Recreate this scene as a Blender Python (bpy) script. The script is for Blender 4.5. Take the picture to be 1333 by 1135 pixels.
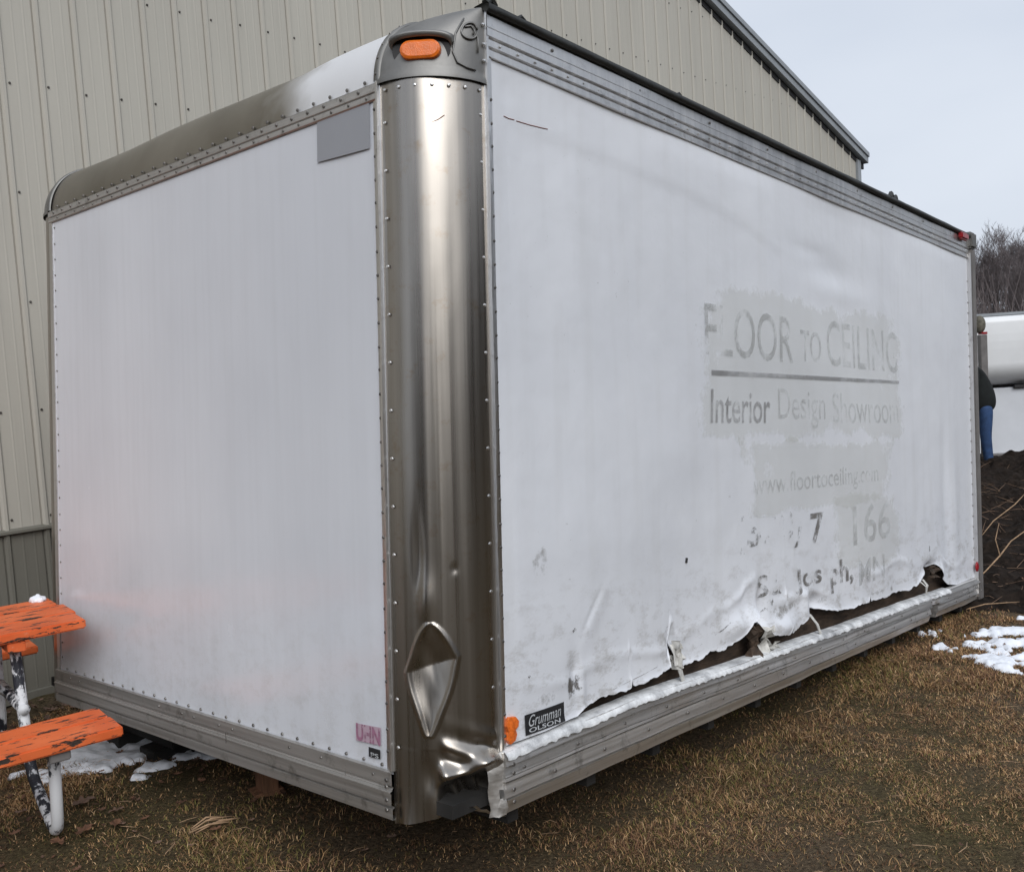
import bpy, bmesh, math, random
import numpy as np
from mathutils import Matrix, Vector

random.seed(7)
rng = np.random.default_rng(7)
sc = bpy.context.scene
for o in list(bpy.data.objects):
    bpy.data.objects.remove(o)
C = sc.collection
PI = math.pi

# ------------------------------------------------------------------ camera
cam_d = bpy.data.cameras.new("camera")
cam = bpy.data.objects.new("camera", cam_d)
C.objects.link(cam)
cam_d.sensor_width = 36.0
cam_d.lens = 1264.0 / 1333.0 * 36.0
cam_d.clip_start = 0.05
cam_d.clip_end = 2000.0
# world axes of the camera's right / down / forward
RT = Vector((0.99789, -0.004456, -0.06471))
DN = Vector((-0.064863, -0.068547, -0.995537))
FW = Vector((0.0, 0.997638, -0.068692))
m = Matrix((RT, -DN, -FW)).transposed().to_4x4()
m.translation = Vector((0, 0, 1.75))
cam.matrix_world = m
sc.camera = cam

# ------------------------------------------------------------------ sky, sun, exposure
SUN_EL, SUN_AZ = 38.0, 166.0            # behind the camera, veiled by thick cloud
world = bpy.data.worlds.new("World")
sc.world = world
world.use_nodes = True
nt = world.node_tree
nt.nodes.clear()
w_out = nt.nodes.new('ShaderNodeOutputWorld')
w_bg = nt.nodes.new('ShaderNodeBackground')
w_bg.inputs['Strength'].default_value = 0.081
w_sky = nt.nodes.new('ShaderNodeTexSky')
w_sky.sky_type = 'NISHITA'
w_sky.sun_disc = False
w_sky.sun_elevation = math.radians(SUN_EL)
w_sky.sun_rotation = math.radians(SUN_AZ)
w_sky.air_density = 1.0
w_sky.dust_density = 3.0
w_tc = nt.nodes.new('ShaderNodeTexCoord')
w_map = nt.nodes.new('ShaderNodeMapping')
w_map.inputs['Scale'].default_value = (1.2, 1.2, 3.0)
w_n = nt.nodes.new('ShaderNodeTexNoise')
w_n.inputs['Scale'].default_value = 1.6
w_n.inputs['Detail'].default_value = 4
w_cr = nt.nodes.new('ShaderNodeValToRGB')
w_cr.color_ramp.elements[0].position = 0.3
w_cr.color_ramp.elements[0].color = (5.85, 6.45, 7.45, 1)
w_cr.color_ramp.elements[1].position = 0.75
w_cr.color_ramp.elements[1].color = (7.3, 7.8, 8.6, 1)
w_mx = nt.nodes.new('ShaderNodeMixRGB')
w_mx.inputs['Fac'].default_value = 0.93
L_ = nt.links.new
L_(w_tc.outputs['Generated'], w_map.inputs['Vector'])
L_(w_map.outputs[0], w_n.inputs['Vector'])
L_(w_n.outputs['Fac'], w_cr.inputs['Fac'])
L_(w_sky.outputs[0], w_mx.inputs[1])
L_(w_cr.outputs[0], w_mx.inputs[2])
L_(w_mx.outputs[0], w_bg.inputs['Color'])
L_(w_bg.outputs[0], w_out.inputs['Surface'])

sun_d = bpy.data.lights.new("sun", 'SUN')
sun_d.energy = 1.5
sun_d.angle = math.radians(42)
sun_d.color = (1.0, 0.995, 0.985)
sun = bpy.data.objects.new("sun", sun_d)
C.objects.link(sun)
el, az = math.radians(SUN_EL), math.radians(SUN_AZ)
sv = Vector((math.sin(az) * math.cos(el), math.cos(az) * math.cos(el), math.sin(el)))
sun.rotation_euler = (-sv).to_track_quat('-Z', 'Y').to_euler()

sc.view_settings.view_transform = 'Standard'
sc.view_settings.look = 'None'
sc.view_settings.exposure = 0.44
sc.view_settings.gamma = 1.0
sc.view_settings.use_curve_mapping = False

# ------------------------------------------------------------------ materials
def new_mat(name):
    mt = bpy.data.materials.new(name)
    mt.use_nodes = True
    n = mt.node_tree.nodes
    return mt, n, mt.node_tree.links, n['Principled BSDF']

def coord(n, l, scale=(1, 1, 1), kind='Object'):
    tc = n.new('ShaderNodeTexCoord')
    mp = n.new('ShaderNodeMapping')
    mp.inputs['Scale'].default_value = scale
    l.new(tc.outputs[kind], mp.inputs['Vector'])
    return mp.outputs[0]

def noise(n, l, vec, scale, detail=3, rough=0.5):
    t = n.new('ShaderNodeTexNoise')
    t.inputs['Scale'].default_value = scale
    t.inputs['Detail'].default_value = detail
    t.inputs['Roughness'].default_value = rough
    l.new(vec, t.inputs['Vector'])
    return t.outputs['Fac']

def ramp(n, l, fac, stops, interp='LINEAR'):
    r = n.new('ShaderNodeValToRGB')
    r.color_ramp.interpolation = interp
    e = r.color_ramp.elements
    while len(e) < len(stops):
        e.new(0.5)
    for k, (p, c) in enumerate(stops):
        e[k].position = p
        e[k].color = (c, c, c, 1) if not isinstance(c, tuple) else (*c[:3], 1)
    l.new(fac, r.inputs['Fac'])
    return r.outputs[0]

def mix(n, l, fac, a, b, mode='MIX'):
    x = n.new('ShaderNodeMixRGB')
    x.blend_type = mode
    for k, v in ((0, fac), (1, a), (2, b)):
        if isinstance(v, (int, float)):
            x.inputs[k].default_value = v if k == 0 else (v, v, v, 1)
        elif isinstance(v, tuple):
            x.inputs[k].default_value = (*v[:3], 1)
        else:
            l.new(v, x.inputs[k])
    return x.outputs[0]

def bump(n, l, h, strength, dist, p):
    b = n.new('ShaderNodeBump')
    b.inputs['Strength'].default_value = strength
    b.inputs['Distance'].default_value = dist
    l.new(h, b.inputs['Height'])
    l.new(b.outputs[0], p.inputs['Normal'])
    return b

def simple(name, col, rough=0.6, metal=0.0, var=0.15, vs=8.0, bmp=0.0, bs=60.0, scale=(1, 1, 1), spec=0.5):
    mt, n, l, p = new_mat(name)
    v = coord(n, l, scale)
    f = noise(n, l, v, vs, 5, 0.6)
    c = mix(n, l, ramp(n, l, f, [(0.3, 0.0), (0.7, 1.0)]),
            tuple(x * (1 - var) for x in col), tuple(min(1, x * (1 + var)) for x in col))
    l.new(c, p.inputs['Base Color'])
    p.inputs['Roughness'].default_value = rough
    p.inputs['Metallic'].default_value = metal
    p.inputs['Specular IOR Level'].default_value = spec
    if bmp:
        bump(n, l, noise(n, l, v, bs, 3), bmp, 0.004, p)
    return mt

M = {}
# glossy white fibreglass front panel
mt, n, l, p = new_mat('white_panel_gloss'); M['front'] = mt
v = coord(n, l)
big = noise(n, l, v, 0.9, 3)
c = mix(n, l, ramp(n, l, big, [(0.35, 0.0), (0.7, 1.0)]), (0.65, 0.67, 0.72), (0.735, 0.755, 0.805))
vs_ = coord(n, l, (1, 30, 0.6))
c = mix(n, l, ramp(n, l, noise(n, l, vs_, 1.0, 3), [(0.45, 0.0), (0.8, 0.10)]), c, (0.45, 0.46, 0.47))
fl = noise(n, l, coord(n, l, (1, 6, 6)), 8, 6, 0.7)
c = mix(n, l, ramp(n, l, fl, [(0.66, 0.0), (0.74, 0.25)]), c, (0.42, 0.40, 0.37))
sep = n.new('ShaderNodeSeparateXYZ'); l.new(v, sep.inputs[0])
mr = n.new('ShaderNodeMapRange')
mr.inputs['From Min'].default_value = 0.75; mr.inputs['From Max'].default_value = 0.14
l.new(sep.outputs['Z'], mr.inputs['Value'])
gr = n.new('ShaderNodeMath'); gr.operation = 'MULTIPLY'
l.new(mr.outputs[0], gr.inputs[0])
l.new(ramp(n, l, noise(n, l, coord(n, l, (1, 4, 5)), 3, 8, 0.75), [(0.48, 0.0), (0.75, 0.40)]), gr.inputs[1])
c = mix(n, l, gr.outputs[0], c, (0.36, 0.335, 0.29))
sc_ = noise(n, l, coord(n, l, (1, 60, 4.0)), 1.7, 6, 0.8)
c = mix(n, l, ramp(n, l, sc_, [(0.68, 0.0), (0.75, 0.35)]), c, (0.36, 0.35, 0.34))
l.new(c, p.inputs['Base Color'])
l.new(ramp(n, l, noise(n, l, v, 3, 7, 0.65), [(0.3, 0.10), (0.7, 0.28)]), p.inputs['Roughness'])
p.inputs['Specular IOR Level'].default_value = 0.65
bump(n, l, noise(n, l, coord(n, l, (1, 5, 1.5)), 2.0, 2), 0.25, 0.01, p)

# weathered white side panel: chalk, scuffs, streaks, grime towards the torn hem
mt, n, l, p = new_mat('white_panel_weathered'); M['side'] = mt
v = coord(n, l)
c = mix(n, l, ramp(n, l, noise(n, l, v, 1.1, 4, 0.6), [(0.35, 0.0), (0.68, 1.0)]), (0.67, 0.69, 0.735), (0.765, 0.785, 0.83))
c = mix(n, l, ramp(n, l, noise(n, l, coord(n, l, (9, 1, 0.7)), 1.3, 4), [(0.5, 0.0), (0.8, 0.22)]), c, (0.50, 0.50, 0.49))
spk = noise(n, l, coord(n, l, (1.0, 1, 1.0)), 38, 3, 0.75)
c = mix(n, l, ramp(n, l, spk, [(0.70, 0.0), (0.76, 0.55)]), c, (0.22, 0.21, 0.20))
sep = n.new('ShaderNodeSeparateXYZ'); l.new(v, sep.inputs[0])
mr = n.new('ShaderNodeMapRange')
mr.inputs['From Min'].default_value = 0.75; mr.inputs['From Max'].default_value = 0.2
l.new(sep.outputs['Z'], mr.inputs['Value'])
gr = n.new('ShaderNodeMath'); gr.operation = 'MULTIPLY'
l.new(mr.outputs[0], gr.inputs[0])
l.new(ramp(n, l, noise(n, l, coord(n, l, (3, 1, 6)), 2.4, 7, 0.75), [(0.5, 0.0), (0.72, 1.0)]), gr.inputs[1])
c = mix(n, l, gr.outputs[0], c, (0.25, 0.225, 0.19))
scr = noise(n, l, coord(n, l, (26, 1, 3.0)), 2.2, 6, 0.8)
c = mix(n, l, ramp(n, l, scr, [(0.72, 0.0), (0.76, 0.5)]), c, (0.2, 0.19, 0.18))
l.new(c, p.inputs['Base Color'])
p.inputs['Roughness'].default_value = 0.38
p.inputs['Specular IOR Level'].default_value = 0.45
hb = mix(n, l, 0.5, noise(n, l, coord(n, l, (1.5, 1, 1)), 1.6, 3), noise(n, l, v, 7, 3))
bump(n, l, hb, 0.35, 0.02, p)

# bright and dull metals
def metal(name, col, rough, streak=(40, 40, 0.5), dirt=0.4, dcol=(0.10, 0.09, 0.08), r2=0.15, bmp=0.12, wob=0.0):
    mt, n, l, p = new_mat(name)
    sv_ = noise(n, l, coord(n, l, streak), 1.0, 4, 0.6)
    c = mix(n, l, ramp(n, l, sv_, [(0.3, 0.0), (0.7, 1.0)]), tuple(x * 0.82 for x in col), tuple(min(1, x * 1.12) for x in col))
    d = noise(n, l, coord(n, l), 14, 7, 0.7)
    c = mix(n, l, ramp(n, l, d, [(0.56, 0.0), (0.76, dirt)]), c, dcol)
    l.new(c, p.inputs['Base Color'])
    p.inputs['Metallic'].default_value = 1.0
    rr = mix(n, l, ramp(n, l, sv_, [(0.3, 0.0), (0.7, 1.0)]), rough, rough + r2)
    l.new(rr, p.inputs['Roughness'])
    h = mix(n, l, 0.5, sv_, d)
    b = bump(n, l, h, bmp, 0.004, p)
    if wob:
        b2 = n.new('ShaderNodeBump')
        b2.inputs['Strength'].default_value = wob
        b2.inputs['Distance'].default_value = 0.03
        l.new(noise(n, l, coord(n, l, (1, 1, 0.35)), 5, 2), b2.inputs['Height'])
        l.new(b.outputs[0], b2.inputs['Normal'])
        l.new(b2.outputs[0], p.inputs['Normal'])
    return mt
M['stainless'] = metal('polished_stainless', (0.39, 0.36, 0.325), 0.23, (26, 26, 0.22), 0.65, (0.30, 0.22, 0.14), 0.16, 0.05, 0.16)
M['radius'] = metal('aluminium_radius_sky_sheen', (0.56, 0.55, 0.54), 0.30, (2, 0.5, 30), 0.35, (0.22, 0.2, 0.17), 0.1, 0.08, 0.10)
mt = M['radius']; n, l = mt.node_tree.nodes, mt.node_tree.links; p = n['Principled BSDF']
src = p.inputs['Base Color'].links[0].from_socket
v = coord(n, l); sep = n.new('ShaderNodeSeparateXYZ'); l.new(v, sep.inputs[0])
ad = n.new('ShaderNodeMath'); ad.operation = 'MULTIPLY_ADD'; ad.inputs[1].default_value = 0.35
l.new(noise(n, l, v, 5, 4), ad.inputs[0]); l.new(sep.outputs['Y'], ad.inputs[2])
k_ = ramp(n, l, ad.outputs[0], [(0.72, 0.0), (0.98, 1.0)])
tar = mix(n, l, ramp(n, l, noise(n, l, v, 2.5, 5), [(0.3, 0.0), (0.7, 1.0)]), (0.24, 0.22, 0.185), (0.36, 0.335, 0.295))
l.new(mix(n, l, k_, (0.82, 0.83, 0.86), tar), p.inputs['Base Color'])  # near end painted pale as sky reflection, brown tarnish beyond
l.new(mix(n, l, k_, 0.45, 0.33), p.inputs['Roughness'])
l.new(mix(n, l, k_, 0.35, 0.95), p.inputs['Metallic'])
M['alu'] = metal('aged_aluminium', (0.80, 0.785, 0.765), 0.34, (0.6, 30, 60), 0.75, (0.16, 0.145, 0.125), 0.2, 0.2)
M['alu'].node_tree.nodes['Principled BSDF'].inputs['Metallic'].default_value = 0.93
M['alu_y'] = metal('aged_aluminium_front_rail', (0.50, 0.485, 0.465), 0.42, (30, 0.6, 60), 0.8, (0.14, 0.13, 0.11), 0.2, 0.2)
M['alu_y'].node_tree.nodes['Principled BSDF'].inputs['Metallic'].default_value = 0.85
M['trim'] = metal('bright_trim', (0.72, 0.71, 0.70), 0.28, (30, 30, 0.6), 0.5, (0.15, 0.13, 0.11), 0.2, 0.15)
M['cast'] = metal('cast_aluminium', (0.27, 0.265, 0.255), 0.50, (8, 8, 8), 0.6, (0.2, 0.19, 0.17), 0.2, 0.5)
M['rivet'] = simple('rivet_metal_shaded', (0.20, 0.19, 0.18), 0.45, 0.8, 0.4, 40)  # base darkened to carry the shadow and dirt around each rivet
M['snowledge'] = simple('frosted_ledge', (0.66, 0.67, 0.69), 0.5, 0.2, 0.5, 14, 0.6, 90)
M['rubber'] = simple('black_rubber_gutter', (0.022, 0.023, 0.022), 0.55, 0, 0.4, 12, 0.3)
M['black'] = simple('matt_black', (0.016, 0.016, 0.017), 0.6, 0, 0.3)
M['amber'] = simple('amber_lens', (0.80, 0.17, 0.015), 0.22, 0, 0.2, 30, 0.3, 300)
M['amber'].node_tree.nodes['Principled BSDF'].inputs['Coat Weight'].default_value = 0.6
M['amber2'] = simple('amber_reflector_worn', (0.75, 0.15, 0.02), 0.4, 0, 0.4, 60)
M['red'] = simple('red_lens', (0.28, 0.015, 0.02), 0.3, 0, 0.3, 30)
M['wood_dark'] = simple('dark_plywood', (0.055, 0.036, 0.024), 0.85, 0, 0.6, 9, 0.6, 40, (1, 1, 5))
M['wood_raw'] = simple('weathered_timber', (0.20, 0.10, 0.055), 0.8, 0, 0.35, 9, 0.5, 30, (6, 6, 1))
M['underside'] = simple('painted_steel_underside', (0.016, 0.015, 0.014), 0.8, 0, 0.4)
M['roofskin'] = simple('translucent_roof', (0.45, 0.46, 0.45), 0.5)
M['patch'] = simple('grey_vinyl_patch', (0.32, 0.33, 0.36), 0.35, 0, 0.04, 3)
M['flap'] = simple('torn_fibreglass', (0.55, 0.54, 0.51), 0.7, 0, 0.35, 30, 0.5, 90)

def decal(name, col, erode, ns=9.0, rough=0.5, alpha=1.0, seed=0.0, scale=(1, 1, 1), soft=0.06):
    """flat print worn away in patches"""
    mt, n, l, p = new_mat(name)
    v = coord(n, l, scale)
    p.inputs['Base Color'].default_value = (*col, 1)
    p.inputs['Roughness'].default_value = rough
    f = n.new('ShaderNodeTexNoise')
    f.noise_dimensions = '4D'
    f.inputs['W'].default_value = seed
    f.inputs['Scale'].default_value = ns
    f.inputs['Detail'].default_value = 5
    f.inputs['Roughness'].default_value = 0.7
    l.new(v, f.inputs['Vector'])
    at = n.new('ShaderNodeAttribute'); at.attribute_name = 'edge'
    sb = n.new('ShaderNodeMath'); sb.operation = 'MULTIPLY_ADD'
    sb.inputs[1].default_value = -0.42
    l.new(at.outputs['Fac'], sb.inputs[0]); l.new(f.outputs['Fac'], sb.inputs[2])
    a = ramp(n, l, sb.outputs[0], [(max(0, erode - soft), 0.0), (min(1, erode + soft), alpha)])
    l.new(a, p.inputs['Alpha'])
    return mt
M['ghost_bg'] = decal('sign_ghost_film', (0.70, 0.705, 0.665), 0.33, 3.0, 0.5, 0.25, soft=0.04)
M['ghost1'] = decal('faded_print_large', (0.43, 0.44, 0.43), 0.50, 5.0, 0.5, 0.50, 1.0, soft=0.07)
M['ghost2'] = decal('faded_print_dark', (0.31, 0.31, 0.31), 0.46, 7.0, 0.5, 0.68, 2.0, soft=0.12)
M['ghost3'] = decal('faded_print_light', (0.45, 0.46, 0.45), 0.50, 6.0, 0.5, 0.42, 3.0, soft=0.12)
M['ghost4'] = decal('peeled_print', (0.16, 0.155, 0.145), 0.575, 9.0, 0.5, 0.85, 4.3, soft=0.05)
M['ghost5'] = decal('peeled_print_strong', (0.18, 0.17, 0.16), 0.50, 10.0, 0.5, 0.85, 6.0, soft=0.07)
M['ghostline'] = decal('faded_rule', (0.25, 0.25, 0.25), 0.46, 2.0, 0.5, 0.8, 7.0, (1, 1, 3), soft=0.16)
M['scuff'] = decal('black_scuff', (0.12, 0.11, 0.10), 0.54, 15.0, 0.6, 0.85, 5.0, (1, 1, 0.8), soft=0.04)
M['scuff_l'] = decal('grey_scuff', (0.34, 0.33, 0.31), 0.53, 12.0, 0.6, 0.6, 8.0, (1, 1, 0.9), soft=0.08)
M['pink'] = decal('pink_sticker_film', (0.48, 0.35, 0.42), 0.30, 12.0, 0.5, 1.0, 5.0)
M['pink_d'] = decal('magenta_ink', (0.36, 0.17, 0.26), 0.46, 14.0, 0.5, 1.0, 9.0)
M['badge'] = decal('black_badge', (0.02, 0.021, 0.024), 0.30, 26.0, 0.45, 1.0, 3.0)
M['badge_w'] = decal('white_badge_ink', (0.52, 0.54, 0.56), 0.40, 40.0, 0.5, 1.0, 3.0)
M['rust_ink'] = simple('red_crayon', (0.22, 0.06, 0.04), 0.7)

# building metals
def siding(name, col):
    mt, n, l, p = new_mat(name)
    c = mix(n, l, ramp(n, l, noise(n, l, coord(n, l, (1, 1, 0.3)), 1.2, 4), [(0.3, 0.0), (0.7, 1.0)]),
            tuple(x * 0.94 for x in col), tuple(x * 1.05 for x in col))
    c = mix(n, l, ramp(n, l, noise(n, l, coord(n, l, (14, 14, 0.5)), 1.5, 5, 0.65), [(0.48, 0.0), (0.8, 0.35)]), c, tuple(x * 0.72 for x in col))
    l.new(c, p.inputs['Base Color'])
    p.inputs['Roughness'].default_value = 0.55
    p.inputs['Specular IOR Level'].default_value = 0.22
    bump(n, l, noise(n, l, coord(n, l, (1, 1, 0.4)), 3, 2), 0.2, 0.01, p)
    return mt
M['siding'] = siding('tan_ribbed_steel', (0.445, 0.425, 0.375))
M['siding2'] = siding('taupe_wainscot_steel', (0.17, 0.162, 0.138))
M['bld_trim'] = simple('grey_steel_trim', (0.27, 0.29, 0.31), 0.45, 0.0, 0.1, 3)
M['bld_dark'] = simple('dark_gap_strip', (0.03, 0.03, 0.032), 0.7)
M['screw'] = simple('dark_screw', (0.12, 0.11, 0.10), 0.5, 0.5, 0.5, 20)  # dark brown mottled screw heads
M['bld_roof'] = simple('galvanised_roof', (0.35, 0.37, 0.38), 0.5, 0.2)

# peeling orange paint on planks
mt, n, l, p = new_mat('peeling_orange_paint'); M['orange'] = mt
v = coord(n, l, (1, 1, 1))
oc = mix(n, l, ramp(n, l, noise(n, l, v, 6, 4), [(0.3, 0.0), (0.7, 1.0)]), (0.62, 0.105, 0.022), (0.76, 0.17, 0.05))
pe = noise(n, l, coord(n, l, (3.0, 11, 11)), 2.6, 8, 0.72)
c = mix(n, l, ramp(n, l, pe, [(0.555, 0.0), (0.575, 1.0)]), oc, (0.045, 0.03, 0.022))
c = mix(n, l, ramp(n, l, noise(n, l, v, 45, 4, 0.7), [(0.62, 0.0), (0.7, 0.35)]), c, (0.75, 0.36, 0.24))
l.new(c, p.inputs['Base Color'])
p.inputs['Roughness'].default_value = 0.55
bump(n, l, ramp(n, l, pe, [(0.6, 1.0), (0.64, 0.0)]), 0.7, 0.003, p)
# flaking white over black pipe
mt, n, l, p = new_mat('flaking_white_pipe'); M['pipe'] = mt
pe = noise(n, l, coord(n, l, (9, 9, 5)), 2.6, 8, 0.7)
gx = noise(n, l, coord(n, l), 2.5, 2)
s_ = mix(n, l, 0.45, pe, gx)
c = mix(n, l, ramp(n, l, s_, [(0.47, 0.0), (0.50, 1.0)]), (0.66, 0.67, 0.69), (0.018, 0.02, 0.028))
l.new(c, p.inputs['Base Color'])
p.inputs['Roughness'].default_value = 0.55
bump(n, l, ramp(n, l, s_, [(0.49, 1.0), (0.54, 0.0)]), 0.6, 0.002, p)

# ground
mt, n, l, p = new_mat('dead_turf_soil'); M['ground'] = mt
v = coord(n, l)
a = noise(n, l, v, 0.9, 4, 0.6)
b_ = noise(n, l, v, 60, 6, 0.75)
c = mix(n, l, ramp(n, l, b_, [(0.35, 0.0), (0.65, 1.0)]), (0.034, 0.025, 0.017), (0.17, 0.125, 0.080))
c2 = mix(n, l, ramp(n, l, b_, [(0.35, 0.0), (0.65, 1.0)]), (0.030, 0.024, 0.012), (0.12, 0.10, 0.045))
c = mix(n, l, ramp(n, l, a, [(0.45, 0.0), (0.62, 0.8)]), c, c2)
l.new(c, p.inputs['Base Color'])
p.inputs['Roughness'].default_value = 0.95
p.inputs['Specular IOR Level'].default_value = 0.1
bump(n, l, b_, 0.9, 0.02, p)
M['soil'] = simple('churned_black_soil', (0.017, 0.0125, 0.010), 0.95, 0, 0.6, 14, 1.0, 40, spec=0.1)
M['gravel'] = simple('grey_gravel', (0.16, 0.15, 0.14), 0.9, 0, 0.5, 40, 0.8, 60)
M['snow'] = simple('old_snow', (0.78, 0.81, 0.87), 0.7, 0, 0.10, 12, 0.7, 50)
M['snow'].node_tree.nodes['Principled BSDF'].inputs['Subsurface Weight'].default_value = 0.0
mt, n, l, p = new_mat('grass_blades'); M['grass'] = mt
at = n.new('ShaderNodeAttribute'); at.attribute_name = 'col'
l.new(at.outputs['Color'], p.inputs['Base Color'])
p.inputs['Roughness'].default_value = 0.75
p.inputs['Specular IOR Level'].default_value = 0.15
M['leaf'] = simple('dead_oak_leaf', (0.125, 0.06, 0.033), 0.7, 0, 0.5, 25, 0.3, 80)
M['leaf2'] = simple('pale_dead_leaf', (0.14, 0.085, 0.058), 0.7, 0, 0.4, 25, 0.3, 80)
M['leaf3'] = simple('dark_dead_leaf', (0.075, 0.035, 0.02), 0.8, 0, 0.5, 25, 0.3, 80)
M['straw'] = simple('straw_twig', (0.34, 0.22, 0.13), 0.8, 0, 0.4, 25)
M['twig'] = simple('brown_twig', (0.16, 0.10, 0.065), 0.85, 0, 0.5, 25)
M['bark'] = simple('grey_bark', (0.105, 0.088, 0.082), 0.9, 0, 0.4, 4)
M['twigs_far'] = simple('fine_twigs', (0.125, 0.105, 0.105), 0.9, 0, 0.3, 2)
M['woods'] = simple('winter_woodland', (0.055, 0.042, 0.034), 0.95, 0, 0.4, 1)
M['vehicle'] = simple('white_coachwork', (0.78, 0.79, 0.80), 0.35, 0, 0.04, 2)
M['vehicle2'] = simple('off_white_lower_panel', (0.66, 0.68, 0.72), 0.4, 0, 0.06, 2)
M['greypost'] = simple('grey_brown_post', (0.16, 0.15, 0.145), 0.6, 0, 0.2, 8)
M['cap'] = simple('weathered_cap', (0.115, 0.105, 0.08), 0.8, 0, 0.5, 20)
M['jacket'] = simple('black_jacket', (0.006, 0.008, 0.008), 0.9, 0, 0.4, 14, 0.5, 30)
M['jeans'] = simple('blue_denim', (0.022, 0.055, 0.14), 0.85, 0, 0.35, 14, 0.4, 60)
M['skin'] = simple('skin', (0.42, 0.24, 0.17), 0.55, 0, 0.05)
M['hair'] = simple('brown_hair', (0.04, 0.025, 0.017), 0.8, 0, 0.3)
M['shoe'] = simple('dark_boot', (0.02, 0.016, 0.014), 0.7)

# ------------------------------------------------------------------ object helpers
def link_mesh(name, me, mat, parent=None, kind=None):
    o = bpy.data.objects.new(name, me)
    C.objects.link(o)
    if mat is not None:
        for mm in (mat if isinstance(mat, (list, tuple)) else [mat]):
            me.materials.append(mm)
    if parent is not None:
        o.parent = parent
    if kind:
        o['kind'] = kind
    return o

def build(name, verts, faces, mat, parent=None, kind=None, smooth=False):
    me = bpy.data.meshes.new(name)
    me.from_pydata([tuple(v) for v in verts], [], faces)
    me.update()
    if smooth:
        me.shade_smooth()
    return link_mesh(name, me, mat, parent, kind)

def from_bm(name, bm, mat, parent=None, kind=None, smooth=False):
    me = bpy.data.meshes.new(name)
    bm.normal_update()
    bm.to_mesh(me)
    bm.free()
    if smooth:
        me.shade_smooth()
    return link_mesh(name, me, mat, parent, kind)

def thing(name, label, cat, loc=(0, 0, 0), rz=0.0, group=None):
    o = bpy.data.objects.new(name, None)
    C.objects.link(o)
    o.empty_display_size = 0.2
    o.location = loc
    o.rotation_euler = (0, 0, rz)
    o['label'] = label
    o['category'] = cat
    if group:
        o['group'] = group
    return o

def tag(o, label, cat, group=None):
    o['label'] = label
    o['category'] = cat
    if group:
        o['group'] = group
    return o

def bm_box(bm, x0, x1, y0, y1, z0, z1, bev=0.0):
    vs = [bm.verts.new((x, y, z)) for z in (z0, z1) for y in (y0, y1) for x in (x0, x1)]
    fs = [(0, 2, 3, 1), (4, 5, 7, 6), (0, 1, 5, 4), (2, 6, 7, 3), (0, 4, 6, 2), (1, 3, 7, 5)]
    ff = [bm.faces.new([vs[i] for i in f]) for f in fs]
    if bev:
        es = list({e for f in ff for e in f.edges})
        bmesh.ops.bevel(bm, geom=es, offset=bev, segments=2, affect='EDGES', clamp_overlap=True)
    return vs

def box(name, x0, x1, y0, y1, z0, z1, mat, parent=None, bev=0.0, kind=None):
    bm = bmesh.new()
    bm_box(bm, x0, x1, y0, y1, z0, z1, bev)
    return from_bm(name, bm, mat, parent, kind)

def tube_data(pts, rads, seg=8, cap=True):
    """verts and faces of a tube through pts"""
    pts = [Vector(q) for q in pts]
    V, F = [], []
    up = None
    for i, q in enumerate(pts):
        t = (pts[min(i + 1, len(pts) - 1)] - pts[max(i - 1, 0)])
        t = t.normalized() if t.length > 1e-9 else Vector((0, 0, 1))
        if up is None:
            up = Vector((0, 0, 1)) if abs(t.z) < 0.9 else Vector((1, 0, 0))
        a = t.cross(up)
        if a.length < 1e-6:
            a = t.cross(Vector((0, 1, 0)))
        a.normalize()
        b = a.cross(t).normalized()
        up = b
        r = rads[i] if isinstance(rads, (list, tuple)) else rads
        for k in range(seg):
            an = 2 * PI * k / seg
            V.append(q + (a * math.cos(an) + b * math.sin(an)) * r)
        if i:
            o0, o1 = (i - 1) * seg, i * seg
            for k in range(seg):
                F.append((o0 + k, o0 + (k + 1) % seg, o1 + (k + 1) % seg, o1 + k))
    if cap:
        F.append(tuple(range(seg))[::-1])
        F.append(tuple(range((len(pts) - 1) * seg, len(pts) * seg)))
    return V, F

class Bag:
    def __init__(s): s.v, s.f = [], []
    def add(s, V, F):
        o = len(s.v)
        s.v += [tuple(q) for q in V]
        s.f += [tuple(i + o for i in f) for f in F]
    def tube(s, pts, rads, seg=8, cap=True): s.add(*tube_data(pts, rads, seg, cap))
    def build(s, name, mat, parent=None, kind=None, smooth=False):
        return build(name, s.v, s.f, mat, parent, kind, smooth)

def vnoise(x, y, seed=0):
    """value noise on arrays"""
    r = np.random.default_rng(seed)
    T = r.random((64, 64))
    xi = np.floor(x).astype(int); yi = np.floor(y).astype(int)
    fx = x - xi; fy = y - yi
    fx = fx * fx * (3 - 2 * fx); fy = fy * fy * (3 - 2 * fy)
    g = lambda a, b: T[a % 64, b % 64]
    return (g(xi, yi) * (1 - fx) * (1 - fy) + g(xi + 1, yi) * fx * (1 - fy)
            + g(xi, yi + 1) * (1 - fx) * fy + g(xi + 1, yi + 1) * fx * fy)

def fbm(x, y, seed=0, oct=4):
    s = 0; a = 0.5; t = 0
    for k in range(oct):
        s = s + a * vnoise(x * 2 ** k, y * 2 ** k, seed + k); t += a; a *= 0.5
    return s / t

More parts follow.
